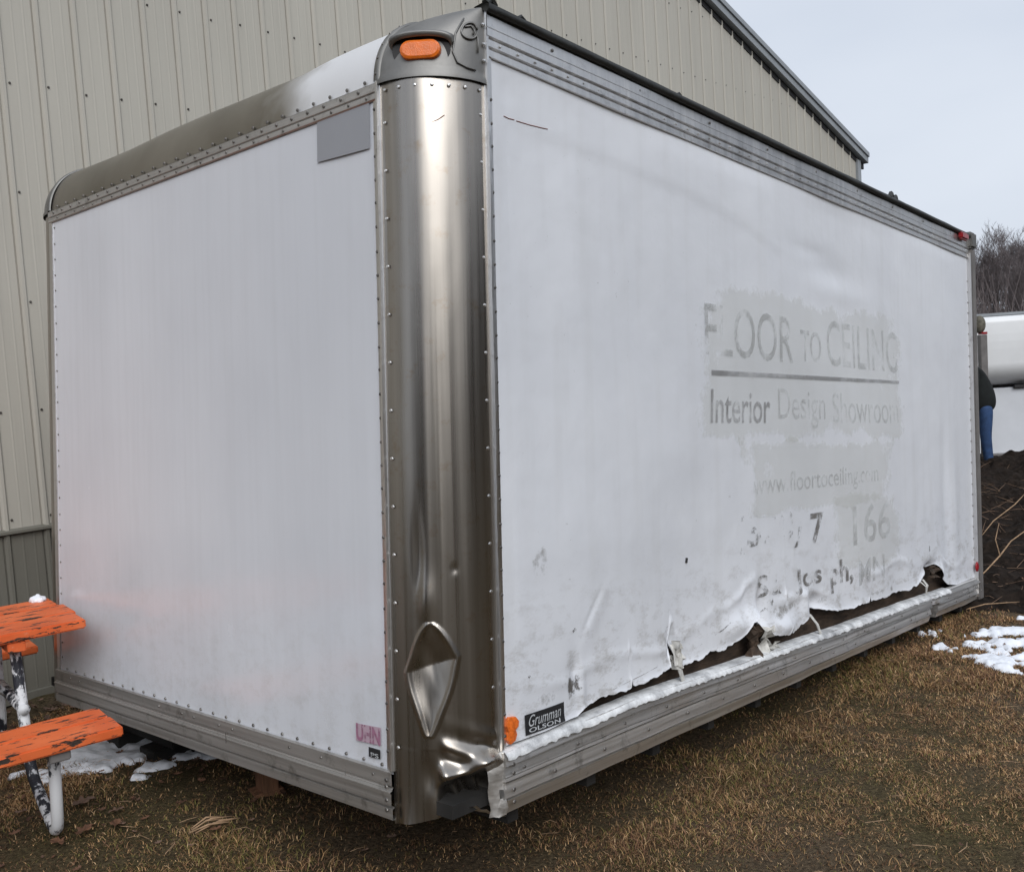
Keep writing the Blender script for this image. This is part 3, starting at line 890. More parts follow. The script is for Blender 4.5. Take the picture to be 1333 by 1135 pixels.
def text_obj(name, s, x0, x1, z0, z1, mat, off=0.0035, parent=BXL, plane='side', shear=0.0, bold=0.0, fit_caps=None):
    cu = bpy.data.curves.new(name, 'FONT')
    cu.body = s
    cu.size = 1.0
    cu.shear = shear
    cu.offset = bold
    cu.resolution_u = 4
    ob = bpy.data.objects.new('tmp', cu)
    C.objects.link(ob)
    dg = bpy.context.evaluated_depsgraph_get()
    me = bpy.data.meshes.new_from_object(ob.evaluated_get(dg))
    bpy.data.objects.remove(ob)
    co = np.array([v_.co[:] for v_ in me.vertices])
    mn, mx = co.min(0), co.max(0)
    bm = bmesh.new(); bm.from_mesh(me)
    bpy.data.meshes.remove(me)
    for v_ in bm.verts:
        u = (v_.co.x - mn[0]) / (mx[0] - mn[0]); w = (v_.co.y - mn[1]) / (mx[1] - mn[1])
        v_.co = (x0 + u * (x1 - x0), 0, z0 + w * (z1 - z0))
    st = 0.12 if (x1 - x0) > 0.4 else 0.05
    for k in range(1, int((x1 - x0) / st) + 1):
        g = bm.verts[:] + bm.edges[:] + bm.faces[:]
        bmesh.ops.bisect_plane(bm, geom=g, plane_co=(x0 + k * st, 0, 0), plane_no=(1, 0, 0))
    for k in range(1, int((z1 - z0) / 0.08) + 1):
        g = bm.verts[:] + bm.edges[:] + bm.faces[:]
        bmesh.ops.bisect_plane(bm, geom=g, plane_co=(0, 0, z0 + k * 0.08), plane_no=(0, 0, 1))
    for v_ in bm.verts:
        if plane == 'side':
            v_.co = on_side(v_.co.x, v_.co.z, off)
        else:                                   # front panel: reading direction is -y
            v_.co = (-off, plane - v_.co.x, v_.co.z)
    return from_bm(name, bm, mat, parent)
text_obj('badge_lettering', 'Grumman', 0.352, 0.512, .2365, .2725, M['badge_w'], 0.0055, shear=0.35, parent=bdg)
text_obj('badge_lettering', 'OLSON', 0.352, 0.505, .2185, .2325, M['badge_w'], 0.0055, parent=bdg, bold=0.012)

# ghost of the removed signwriting
side_patch('sign_ghost', 0, 0, 0, 0, M['ghost_bg'], 0.0022, 48, 24, fade=0.35, pts=[(1.28, 1.08), (3.88, 1.05), (3.90, 1.84), (1.30, 1.82)])
side_patch('sign_ghost', 0, 0, 0, 0, M['ghost_bg'], 0.0022, 36, 20, fade=0.5, pts=[(1.70, 0.74), (3.70, 0.72), (3.80, 1.13), (1.65, 1.15)])
side_patch('sign_ghost', 0, 0, 0, 0, M['ghost_bg'], 0.0022, 36, 20, fade=0.5, pts=[(2.62, 0.40), (3.68, 0.36), (3.72, 0.86), (2.60, 0.86)])
text_obj('lettering', 'FLOOR', 1.511, 2.307, 1.462, 1.675, M['ghost1'], bold=0.004)
text_obj('lettering', 'TO', 2.385, 2.620, 1.478, 1.628, M['ghost1'], bold=0.004)
text_obj('lettering', 'CEILING', 2.690, 3.660, 1.470, 1.700, M['ghost3'], bold=0.004)
side_patch('sign_rule', 0, 0, 0, 0, M['ghostline'], 0.0035, 40, 2, pts=[(1.554, 1.380), (3.677, 1.410), (3.677, 1.428), (1.554, 1.402)], fade=0)
text_obj('lettering', 'Interior', 1.541, 2.070, 1.185, 1.325, M['ghost2'], bold=0.008, shear=0.06)
text_obj('lettering', 'Design', 2.150, 2.650, 1.160, 1.345, M['ghost3'])
text_obj('lettering', 'Showroom', 2.735, 3.640, 1.185, 1.340, M['ghost3'])
text_obj('lettering', 'www.floortoceiling.com', 1.900, 3.300, 0.845, 0.965, M['ghost3'], bold=0.004)
text_obj('lettering', '(320)', 1.735, 2.370, 0.610, 0.790, M['ghost4'], bold=0.018)
text_obj('lettering', '7', 2.455, 2.600, 0.610, 0.755, M['ghost5'], bold=0.018)
text_obj('lettering', '166', 2.945, 3.470, 0.555, 0.760, M['ghost3'], bold=0.01)
text_obj('lettering', 'St.', 1.915, 2.140, 0.420, 0.520, M['ghost4'], bold=0.015)
text_obj('lettering', 'Jos', 2.270, 2.560, 0.390, 0.510, M['ghost5'], bold=0.018)
text_obj('lettering', 'ph,', 2.650, 2.930, 0.350, 0.505, M['ghost5'], bold=0.02)
text_obj('lettering', 'MN', 3.000, 3.370, 0.345, 0.475, M['ghost3'], bold=0.01)

# scuffs
side_patch('scuff', 0.50, 0.70, .235, .42, M['scuff'], 0.0026)
side_patch('scuff', 0.56, 0.68, .25, .55, M['scuff'], 0.0024)
side_patch('scuff', 0.34, 0.60, .26, .36, M['scuff_l'], 0.0028)
side_patch('scuff', 1.10, 1.26, .30, .46, M['scuff'], 0.0026)
side_patch('scuff', 1.90, 2.42, .29, .40, M['scuff_l'], 0.0026, 20, 8)
side_patch('scuff', 1.93, 2.10, .32, .44, M['scuff'], 0.0030)
side_patch('scuff', 2.44, 2.75, .29, .38, M['scuff_l'], 0.0028)
side_patch('scuff', 4.05, 4.20, .34, .56, M['scuff'], 0.0026)
side_patch('scuff', 4.15, 4.40, .28, .40, M['scuff_l'], 0.0026)
side_patch('scuff', 0.34, 0.52, .62, .88, M['scuff_l'], 0.0026)
side_patch('scuff', 2.9, 3.7, .245, .31, M['scuff_l'], 0.0026, 20, 4)
def side_line(name, pts, r_, mat):
    b = Bag()
    b.tube([on_side(x, z, 0.001) for x, z in pts], r_, 5)
    return b.build(name, mat, BXL)
side_line('scratch', [(0.315, 2.141), (0.34, 2.139), (0.365, 2.141)], 0.0012, M['rust_ink'])
side_line('scratch', [(0.375, 2.140), (0.44, 2.142), (0.50, 2.146), (0.53, 2.149)], 0.0011, M['rust_ink'])
side_line('scratch', [(1.38, .30), (1.50, .318), (1.60, .34), (1.68, .37)], 0.0022, M['scuff'])
side_line('hem_crease', [(0.80, .262), (0.9, .268), (1.0, .276), (1.1, .286)], 0.0013, M['scuff_l'])
side_line('chip', [(1.335, .642), (1.340, .660)], 0.006, M['black'])
for (x, z, s) in ((0.60, .50, .006), (0.59, .495, .004), (0.40, 1.52, .003), (0.47, .62, .003), (0.36, .39, .004), (0.75, .36, .005)):
    side_line('chip', [(x, z), (x + .006, z + .004)], s, M['scuff'])

# --- vertical edge trims beside the corner
def vtrim(name, pf, z0, z1, mat, n_=60, wob=0.0016):
    V, F = [], []
    for i in range(n_):
        z = z0 + (z1 - z0) * i / (n_ - 1)
        w = wob * math.sin(z * 9) + random.uniform(-1, 1) * wob * .5
        for q in pf(w):
            V.append((q[0], q[1], z))
    P = len(pf(0))
    for i in range(n_ - 1):
        for k in range(P - 1):
            a = i * P + k
            F.append((a, a + P, a + P + 1, a + 1))
    return build(name, V, F, mat, BXL)
vtrim('edge_trim', lambda w: [(0.004, R + 0.026), (-0.003, R + 0.026), (-0.005, R + 0.010), (-0.012 + w, R + 0.008), (-0.013 + w, R - 0.001), (-0.004, R - 0.003), (-0.003, R - 0.006), (0.004, R - 0.006)], 0.147, 2.222, M['trim'])
vtrim('edge_trim', lambda w: [(R - 0.007, 0.006), (R - 0.007, -0.004), (R - 0.003, -0.005), (R - 0.001, -0.014 + w), (R + 0.008, -0.014 + w), (R + 0.010, -0.006), (R + 0.027, -0.004), (R + 0.027, 0.004)], 0.19, HH - 0.01, M['trim'])
vtrim('edge_trim', lambda w: [(0.004, WW - R - 0.026), (-0.004, WW - R - 0.026), (-0.006, WW - R), (-0.002, WW - R + 0.004)], 0.147, 2.222, M['trim'])
# --- front top trim band
V = [(-0.004, R, 2.168), (-0.004, WW - R, 2.168), (-0.009, WW - R, 2.172), (-0.009, R, 2.172), (-0.009, R, 2.188), (-0.009, WW - R, 2.188), (-0.004, WW - R, 2.191), (-0.004, R, 2.191),
     (-0.010, R, 2.194), (-0.010, WW - R, 2.194), (-0.010, WW - R, 2.218), (-0.010, R, 2.218), (0.004, R, 2.222), (0.004, WW - R, 2.222)]
build('top_trim', V, [(0, 3, 2, 1), (3, 4, 5, 2), (4, 7, 6, 5), (7, 8, 9, 6), (8, 11, 10, 9), (11, 12, 13, 10)], M['alu_y'], BXL)
# --- front top radius
def quarter(n_): return [i / (n_ - 1) for i in range(n_)]
V, F = [], []
ny_, na = 60, 24
for j in range(ny_):
    y = R + (WW - 2 * R) * j / (ny_ - 1)
    for i in range(na):
        a = PI / 2 * i / (na - 1)
        dd = 0.0035 * math.sin(y * 6 + a * 2) * math.sin(a * 2) + 0.006 * math.exp(-((y - 0.75) / 0.13) ** 2) * math.sin(a * 2)
        V.append((R - (R - dd) * math.cos(a), y, ZR + (R - dd) * math.sin(a)))
for j in range(ny_ - 1):
    for i in range(na - 1):
        a = j * na + i
        F.append((a, a + 1, a + na + 1, a + na))
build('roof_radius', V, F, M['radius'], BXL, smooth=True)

# --- corner castings
def casting(side):
    V, F = [], []
    ns, nz_ = 40, 30
    for j in range(nz_):
        b = PI / 2 * j / (nz_ - 1)
        z = ZR + R * math.sin(b)
        fx = R * math.cos(b)
        for i in range(ns):
            s = i / (ns - 1); th = PI / 2 * s
            e = 0.006 if j > 0 else 0.0105
            x = R - (fx + e) * math.cos(th); y = R - (R + e) * math.sin(th)
            if side: y = WW - y
            V.append((x, y, z))
    # lip at the bottom
    for i in range(ns):
        th = PI / 2 * i / (ns - 1)
        x = R - (R + 0.0105) * math.cos(th); y = R - (R + 0.0105) * math.sin(th)
        if side: y = WW - y
        V.append((x, y, ZR - 0.012))
    lo = nz_ * ns
    for j in range(nz_ - 1):
        for i in range(ns - 1):
            a = j * ns + i
            F.append((a, a + 1, a + ns + 1, a + ns) if not side else (a, a + ns, a + ns + 1, a + 1))
    for i in range(ns - 1):
        F.append((lo + i, lo + i + 1, i + 1, i) if not side else (lo + i, i, i + 1, lo + i + 1))
    return build('corner_casting', V, F, M['cast'], BXL, smooth=True)
cast = casting(0); casting(1)
# corner flange strips between casting and radius
for yy in (R, WW - R):
    V, F = [], []
    for i in range(25):
        a = PI / 2 * i / 24
        for (o_, h_) in ((-0.016, .004), (-0.014, .010), (0.010, .010), (0.012, .004)):
            V.append((R - (R + h_) * math.cos(a), yy + (o_ if yy > 1 else -o_), ZR + (R + h_) * math.sin(a)))
    for i in range(24):
        for k in range(3):
            a = i * 4 + k
            F.append((a, a + 4, a + 5, a + 1) if yy > 1 else (a, a + 1, a + 5, a + 4))
    build('casting_flange', V, F, M['cast'], BXL, smooth=True)

# lamp housing on the near casting, facing out across the corner
lampM = Matrix.Rotation(math.radians(0), 4, 'Z')
s0 = 0.395; th0 = PI / 2 * s0
cx0 = R - (R - 0.012) * math.cos(th0); cy0 = R - R * math.sin(th0)
nrm = Vector((-math.cos(th0) * 1.0, -math.sin(th0) * 1.0, 0)).normalized()
tng = Vector((-nrm.y, nrm.x, 0)); tng = -tng if tng.x < 0 else tng      # towards +x, away over the side
up_ = Vector((0, 0, 1))
LC = Vector((cx0, cy0, 2.292))
def lp(u, v, w):
    """u along the lamp, v up, w outward"""
    return LC + tng * u + up_ * v + nrm * w
def stadium(hw, hh_, n_=10):
    pts = []
    for k in range(n_ + 1):
        a = -PI / 2 + PI * k / n_
        pts.append((hw - hh_ + hh_ * math.cos(a), hh_ * math.sin(a)))
    for k in range(n_ + 1):
        a = PI / 2 + PI * k / n_
        pts.append((-(hw - hh_) + hh_ * math.cos(a), hh_ * math.sin(a)))
    return pts
def stack(name, rings, mat, parent, capn=True, smooth=False):
    V, F = [], []
    P = len(rings[0])
    for rg in rings: V += [tuple(q) for q in rg]
    for j in range(len(rings) - 1):
        for i in range(P):
            a, b = j * P + i, j * P + (i + 1) % P
            F.append((a, b, b + P, a + P))
    if capn: F.append(tuple(range((len(rings) - 1) * P, len(rings) * P)))
    return build(name, V, F, mat, parent, smooth=smooth)
cpts = stadium(0.062, 0.029)
stack('marker_light', [[lp(u, v, -0.03) for u, v in cpts], [lp(u, v, 0.010) for u, v in cpts], [lp(u * .97, v * .93, 0.019) for u, v in cpts], [lp(u * .86, v * .70, 0.023) for u, v in cpts]], M['amber'], BXL, smooth=False)['label'] = 'amber oval clearance light in the near top corner casting'
# black plug painting the recess shade behind the lamp, and hood over it
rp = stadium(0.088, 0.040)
stack('lamp_recess_shade', [[lp(u, v + 0.004, -0.08) for u, v in rp], [lp(u, v + 0.004, -0.004) for u, v in rp]], M['black'], cast)
V, F = [], []
NH = 22
for i in range(NH):
    a = PI * (i / (NH - 1))
    u = 0.098 * math.cos(a) ; v = 0.018 + 0.030 * math.sin(a) ** 0.5
    out = 0.030 * math.sin(a) ** 0.6
    V += [lp(u * 0.90, v - 0.010, out - 0.012), lp(u * 0.95, v - 0.002, out + 0.003), lp(u * 1.0, v + 0.007, out * .85 - 0.002), lp(u * 1.05, v + 0.030, -0.055)]
for i in range(NH - 1):
    for k in range(3):
        a = i * 4 + k
        F.append((a, a + 4, a + 5, a + 1))
build('lamp_hood', V, F, M['cast'], cast, smooth=True)
V, F = [], []
for i in range(NH):
    a = PI * (i / (NH - 1))
    u = -0.092 * math.cos(a); 
    for (vv_, w_) in ((-0.028, 0.004), (-0.034, 0.012), (-0.046, 0.010), (-0.075, -0.006)):
        cur = -0.050 * (u / 0.098) ** 2
        V.append(lp(u, vv_, w_ + cur))
for i in range(NH - 1):
    for k in range(3):
        a = i * 4 + k
        F.append((a, a + 1, a + 5, a + 4))
build('lamp_sill', V, F, M['cast'], cast, smooth=True)
# cast emblem on the flank of the casting
b = Bag()
def cpt(s, z, e=0.010):
    th = PI / 2 * s
    bb = math.asin(max(0, min(1, (z - ZR) / R)))
    return (R - (R * math.cos(bb) + e) * math.cos(th), R - (R + e) * math.sin(th), z)
ring = [cpt(0.80 + 0.085 * math.cos(t), 2.362 + 0.026 * math.sin(t)) for t in np.linspace(0.3, 2 * PI - 0.2, 18)]
b.tube(ring, 0.0035, 5)
b.tube([cpt(0.885, 2.362), cpt(0.90, 2.33), cpt(0.90, 2.30)], 0.003, 5)
b.tube([cpt(0.74, 2.372), cpt(0.80, 2.378), cpt(0.85, 2.366), cpt(0.84, 2.352)], 0.003, 5)
b.tube([cpt(0.70, 2.40), cpt(0.665, 2.35), cpt(0.665, 2.29), cpt(0.71, 2.258), cpt(0.80, 2.247), cpt(0.88, 2.245)], 0.003, 5)
b.build('cast_emblem', M['cast'], cast, smooth=True)

# --- stainless corner post with the diamond dent and crushed foot
def post_off(s, z):
    """inward offset of the corner skin"""
    d = 0.0
    # long vertical flats and waves
    d += 0.0016 * math.sin(s * 12 + 0.4) + 0.0015 * math.sin(s * 7 + z * 1.3)
    d += 0.0016 * math.sin(z * 4.1 + s * 4)
    # diamond dent: upper facet slopes in, lower facet slopes back out
    c0, zt, zr, zl = 0.375, 0.595, 0.47, 0.26
    u = (s - (0.375 + (z - 0.44) * 0.10))
    zr = 0.47 + 0.10 * (s - .375)
    if z >= zr: hw = 0.20 * max(0.0, (zt - z) / (zt - zr)) ** 0.72
    else: hw = 0.20 * max(0.0, (z - zl) / (zr - zl)) ** 0.80
    hw *= 1 + 0.05 * math.sin(z * 33 + 1) + (0.12 if u > 0 else 0)
    if hw > 0:
        t = max(0.0, 1 - abs(u) / hw)
        if z >= zr: dep = 0.040 * min(1, max(0.0, zt - z) / (zt - zr)) ** 1.1
        else: dep = 0.040 * min(1, (z - zl) / (zr - zl)) ** 1.15
        d += dep * (t * (2 - t)) * 0.85 + 0.0012 * math.sin(z * 45 + s * 30) * t
    # raised crease round the dent
    rim = max(0.0, 1 - abs(abs(u) - max(hw, 0) - 0.015) / 0.035) if zl < z < zt else 0
    d -= 0.006 * rim
    d -= 0.010 * math.exp(-((s - .36) / .07) ** 2 - ((z - .66) / .07) ** 2)
    d += 0.006 * math.exp(-((s - .30) / .05) ** 2 - ((z - .80) / .12) ** 2)
    d += 0.003 * math.exp(-((s - .60) / .03) ** 2 - ((z - .755) / .014) ** 2)
    # crushed foot on the side half
    k = 1 / (1 + math.exp(-(s - 0.46) / 0.018))
    if z < 0.32:
        top = math.exp(-((z - 0.165 - 0.02 * math.sin(s * 9)) / 0.026) ** 2)
        d -= k * 0.034 * top * (0.75 + 0.35 * math.sin(s * 17 + 1)) 
        q = 1 / (1 + math.exp((z - 0.128 - 0.012 * math.sin(s * 11)) / 0.006))
        d += k * q * (0.060 + 0.3 * (0.125 - z) + 0.016 * math.sin(s * 23 + z * 50))
        d += k * 0.010 * math.sin(z * 75 + s * 12) * math.exp(-((z - .2) / .06) ** 2)
    if z < 0.22:
        d += (1 - k) * 0.012 * math.exp(-((s - .36) / .07) ** 2 - ((z - .14) / .05) ** 2)
        d += (1 - k) * 0.010 * math.sin(s * 16 + 2) * math.exp(-z / 0.07)
    e = min(1, s / 0.05, (1 - s) / (0.05 if z > 0.2 else 0.001 + 0.05 * max(0, (z - .16) / .04)) if s < 1 else 0)
    return d * max(0, e)
ns, nz_ = 150, 420
V, F = [], []
zz_ = [-0.015 + (ZR + 0.015) * (j / (nz_ - 1)) ** 1.5 for j in range(nz_)]
for j in range(nz_):
    z = zz_[j]
    for i in range(ns):
        s = i / (ns - 1); th = PI / 2 * s
        # hem at the foot: hangs at the front, cut away under the crushed half
        hem = 0.0 + 0.030 * max(0, (s - 0.0) / 0.42) if s < 0.42 else 0.030
        if s > 0.88: hem = 0.03
        zq = max(z, -0.012 + hem) 
        r_ = R - post_off(s, zq)
        V.append((R - r_ * math.cos(th), R - r_ * math.sin(th), zq))
for j in range(nz_ - 1):
    for i in range(ns - 1):
        a = j * ns + i
        zc = (V[a][2] + V[a + ns + 1][2]) / 2; s = (i + .5) / (ns - 1)
        if V[a][2] == V[a + ns][2] and V[a + 1][2] == V[a + ns + 1][2]: continue
        if s > 0.47 and zc < 0.030 + 0.012 * math.sin(s * 30): continue
        F.append((a, a + 1, a + ns + 1, a + ns))
build('corner_post', V, F, M['stainless'], BXL, smooth=True)
# torn tongue of skin under the crushed foot
V, F = [], []
for j in range(6):
    for i in range(8):
        u, v_ = i / 7, j / 5
        V.append((0.12 + 0.13 * u, 0.02 - 0.02 * u + 0.05 * (1 - v_), 0.035 - 0.05 * u + 0.02 * v_ * (1 - u) + 0.004 * math.sin(i * 3 + j)))
for j in range(5):
    for i in range(7):
        a = j * 8 + i
        F.append((a, a + 1, a + 9, a + 8))
build('torn_skin_fragment', V, F, M['trim'], BXL)
# bent rail end cap where the side rail meets the crushed corner
bm = bmesh.new()
Nn = 8
P_ = []
for j in range(Nn):
    for i in range(5):
        z = 0.0 + 0.19 * j / (Nn - 1); x = R - 0.045 + 0.05 * i / 4
        P_.append(bm.verts.new((x + random.uniform(-.004, .004), -0.022 + random.uniform(-.007, .007) + 0.03 * (1 - i / 4), z + random.uniform(-.003, .003))))
for j in range(Nn - 1):
    for i in range(4):
        a = j * 5 + i
        if (i, j) in ((2, 2), (3, 2)): continue
        bm.faces.new((P_[a], P_[a + 1], P_[a + 6], P_[a + 5]))
from_bm('rail_end_cap', bm, M['alu'], BXL, smooth=True)
# hidden far-left corner post
V, F = [], []
for j in range(12):
    z = ZR * j / 11
    for i in range(14):
        th = PI / 2 * i / 13
        V.append((R - R * math.cos(th), WW - R + R * math.sin(th), z))
for j in range(11):
    for i in range(13):
        a = j * 14 + i
        F.append((a, a + 14, a + 15, a + 1))
build('corner_post', V, F, M['stainless'], BXL, smooth=True)

# --- rivets
def rivet(bag, p_, n_, r_=0.0055, h_=0.0035):
    p_ = Vector(p_); n_ = Vector(n_).normalized()
    a = n_.cross(Vector((0, 0, 1)));
    if a.length < .1: a = n_.cross(Vector((1, 0, 0)))
    a.normalize(); b_ = n_.cross(a)
    V = []
    for (rr, hh) in ((1, 0), (.75, .75)):
        for k in range(8):
            t = 2 * PI * k / 8
            V.append(p_ + (a * math.cos(t) + b_ * math.sin(t)) * r_ * rr + n_ * h_ * hh)
    V.append(p_ + n_ * h_)
    F = [(k, (k + 1) % 8, 8 + (k + 1) % 8, 8 + k) for k in range(8)] + [(8 + k, 8 + (k + 1) % 8, 16) for k in range(8)]
    bag.add(V, F)
rv = Bag(); rb = Bag()
z = 0.2
i = 0
while z < 2.15:
    jz = random.uniform(-.004, .004)
    rivet(rv, (-0.0045, R + 0.020, z + jz), (-1, 0, 0))                     # front panel side
    rivet(rv, (R + 0.021, -0.0055, z + 0.03 + jz), (0, -1, 0))              # side panel side
    if i % 2 == 0:
        th = math.radians(5.5)
        rivet(rb, (R - (R + .001) * math.cos(th), R - (R + .001) * math.sin(th), z + 0.02), (-1, -.09, 0), .006)
        if z > 0.3: rivet(rb, (R - (R + .001) * math.sin(th), R - (R + .001) * math.cos(th), z + 0.045), (-.09, -1, 0), .006)
    rivet(rv, (-0.001, WW - R - 0.045, z + jz), (-1, 0, 0), .0045)
    rivet(rv, (LL - 0.10, -float(sd(LL - 0.10, z)) - .001, z + jz), (0, -1, 0), .0045) if z > .2 else None
    z += 0.072; i += 1
y = R + 0.05
while y < WW - R - 0.02:
    rivet(rv, (-0.0095, y, 2.180), (-1, 0, 0), .005)
    rivet(rv, (-0.0105, y + 0.035, 2.207), (-1, 0, 0), .006, .005)
    rivet(rv, (-0.004, y + 0.01, 2.232), (-1, 0, .1), .0065, .005)
    rivet(rv, (-0.002, y, PZ0 + 0.012), (-1, 0, 0), .006, .005)
    rivet(rv, (-0.014, y + .03, PZ0 - 0.020), (-1, 0, 0), .005) if random.random() < .5 else None
    y += 0.085
x = R + 0.06
while x < LL - 0.12:
    rivet(rb, (x, -0.0135, 2.342), (0, -1, 0), .0045)
    if int(x / 0.085) % 6 == 0: rivet(rv, (x, -0.0165, 2.405), (0, -1, 0), .006)
    x += 0.085
x = R + 0.08
while x < LL - 0.12:
    if not 4.04 < x < 4.2:
        rivet(rv, (x, -0.027 - .004, 0.11 * float(rail_top(x)) / .16), (0, -1, 0), .0055)
        rivet(rv, (x + 0.15, -0.030, 0.065 * float(rail_top(x)) / .16), (0, -1, 0), .0065)
    x += 0.27
for i in range(7):
    th = PI / 2 * (i + .5) / 7
    rivet(rb, (R - (R + .003) * math.cos(th), R - (R + .003) * math.sin(th), 2.190), (-math.cos(th), -math.sin(th), 0), .006)
for z in (2.28, 2.33, 2.39):
    rivet(rb, (R - 0.012, -0.010, z), (0, -1, 0), .007, .006)
for i in range(7):
    a = PI / 2 * (i + .4) / 7
    rivet(rv, (R - (R + .010) * math.cos(a), R + 0.006, ZR + (R + .010) * math.sin(a)), (-math.cos(a), 0, math.sin(a)), .005)
for z in (0.03, 0.06, 0.10, 0.12):
    rivet(rv, (-0.016, R + 0.018, z), (-1, 0, 0), .007)
    rivet(rv, (R + 0.03, -0.030, z * 1.25), (0, -1, 0), .007)
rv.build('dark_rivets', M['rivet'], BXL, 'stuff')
rb.build('bright_rivets', M['trim'], BXL, 'stuff')
# drips of grime under a few rail bolts
for (y, z0, ln) in ((0.43, .142, .045), (0.395, .140, .04), (1.15, .120, .05), (1.10, .11, .04), (0.62, .10, .04)):
    V, F = grid_patch(lambda u, v: (-0.0185 - 0.0025, y + u * (1 - v * .5), z0 - ln * v), -0.005, 0.005, 0, 1, 2, 4)
    build('grime_run', V, F, M['scuff'], BXL)

# --- print on the front panel
def front_quad(name, y0, y1, z0, z1, mat, off=0.006, pts=None, parent=BXL):
    if pts is None: pts = [(y1, z0), (y0, z0), (y0, z1), (y1, z1)]
    V = [(-off, a, b) for a, b in pts]
    return build(name, V, [(0, 1, 2, 3)], mat, parent)
front_quad('vinyl_patch', 0, 0, 0, 0, M['patch'], 0.0045, [(0.527, 2.040), (0.270, 2.030), (0.268, 2.168), (0.525, 2.178)])
pk = front_quad('sticker', 0, 0, 0, 0, M['pink'], 0.0045, [(0.394, .208), (0.277, .214), (0.277, .268), (0.394, .262)])
pk['label'] = 'faded pink sticker low on the front panel'
text_obj('sticker_lettering', 'UHN', 0.0, 0.112, .211, .264, M['pink_d'], 0.0060, parent=pk, plane=0.391, bold=0.03)
bk_ = front_quad('sticker', 0, 0, 0, 0, M['badge'], 0.0060, [(0.333, .170), (0.279, .172), (0.279, .200), (0.333, .200)])
bk_['label'] = 'small black sticker under the pink one'
text_obj('sticker_lettering', 'PS', 0.0, 0.036, .173, .186, M['badge_w'], 0.0075, parent=bk_, plane=0.322, bold=0.01)
# pen marks on the stainless corner
b = Bag()
def pp(s, z): 
    th = PI / 2 * s
    return (R - (R + .001) * math.cos(th), R - (R + .001) * math.sin(th), z)
b.tube([pp(.60, 2.10), pp(.54, 2.085), pp(.47, 2.075), pp(.44, 2.06), pp(.43, 2.045)], .0012, 4)
b.tube([pp(.43, 2.045), pp(.42, 2.035), pp(.40, 2.025), pp(.44, 2.02), pp(.41, 2.015), pp(.43, 2.03)], .0014, 4)
b.build('pen_mark', M['rust_ink'], BXL)

# ------------------------------------------------------------------ supports under the box
o = thing('timber_prop', 'short brown timber post propping the front rail of the truck box', 'timber post', (-1.12, 3.97, ghs(-1.12, 3.97)), 0.6)
box('post', -0.035, 0.035, -0.045, 0.045, -0.02, 0.36, M['wood_raw'], o, 0.004)
box('foot_board', -0.07, 0.055, -0.05, 0.05, -0.01, 0.02, M['wood_raw'], o, 0.004)
def crib(x, y, rz, label, n_=3, top=0.3):
    t = thing('timber_crib', label, 'timber blocks', (x, y, ghs(x, y) - 0.01), rz)
    hgt = top / n_
    for k in range(n_):
        for sgn in (-1, 1):
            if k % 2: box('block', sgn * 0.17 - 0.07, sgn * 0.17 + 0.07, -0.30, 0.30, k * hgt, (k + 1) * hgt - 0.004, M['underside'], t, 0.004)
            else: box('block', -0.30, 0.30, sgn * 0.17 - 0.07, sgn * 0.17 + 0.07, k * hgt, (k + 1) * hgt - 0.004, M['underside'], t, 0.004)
    return t
crib(-1.72, 4.75, 0.85, 'dark timber crib under the left front of the truck box', 3, 0.29)
crib(-0.35, 4.55, 0.85, 'dark timber crib in the shadow under the middle of the truck box', 3, 0.25)

# ------------------------------------------------------------------ picnic table
TH = math.radians(38)
TD = Vector((math.cos(TH), math.sin(TH), 0)); TN = Vector((-math.sin(TH), math.cos(TH), 0))
# table frame: origin on the ground under the right end of the table's middle line
tm = Vector((-1.96, 4.126, 0))
tbl = thing('picnic_table', 'picnic table with peeling orange planks and flaking white pipe legs', 'picnic table', (tm.x, tm.y, 0.115), TH)
def plank(name, x0, x1, y0, y1, z0, z1, par=tbl):
    bm = bmesh.new()
    bm_box(bm, x0, x1, y0, y1, z0, z1, 0.006)
    return from_bm(name, bm, M['orange'], par)
TL = 1.83
for k in range(3):
    e = (0.0, 0.012, -0.006)[k]
    plank('tabletop_plank', -TL + e, e, -0.300 + k * 0.202, -0.300 + k * 0.202 + 0.194, 0.70, 0.738)
SD = 0.565
plank('seat_plank', -TL, -0.045, -SD - 0.30, -SD - 0.155, 0.412, 0.450)
plank('seat_plank', -TL, -0.05, -SD - 0.148, -SD - 0.003, 0.412, 0.450)
plank('seat_plank', -TL, 0.0, SD + 0.083, SD + 0.228, 0.412, 0.450)
plank('seat_plank', -TL, 0.0, SD + 0.235, SD + 0.38, 0.412, 0.450)
for xx in (-0.27, -1.39):
    box('batten', xx - 0.02, xx + 0.045, -0.29, 0.29, 0.655, 0.699, M['orange'], tbl, 0.004)
    for sgn in (-1, 1):
        box('batten', xx - 0.02, xx + 0.05, min(sgn * (SD + 0.02), sgn * (SD + 0.28)), max(sgn * (SD + 0.02), sgn * (SD + 0.28)), 0.375, 0.411, M['greypost'], tbl, 0.004)
def bez(pts, rad=0.12, n_=6):
    """polyline with rounded corners"""
    out = [Vector(pts[0])]
    for i in range(1, len(pts) - 1):
        a, b, c_ = Vector(pts[i - 1]), Vector(pts[i]), Vector(pts[i + 1])
        p0 = b + (a - b).normalized() * rad; p1 = b + (c_ - b).normalized() * rad
        for k in range(n_ + 1):
            t = k / n_
            out.append(p0 * (1 - t) ** 2 + b * 2 * t * (1 - t) + p1 * t * t)
    out.append(Vector(pts[-1]))
    return out
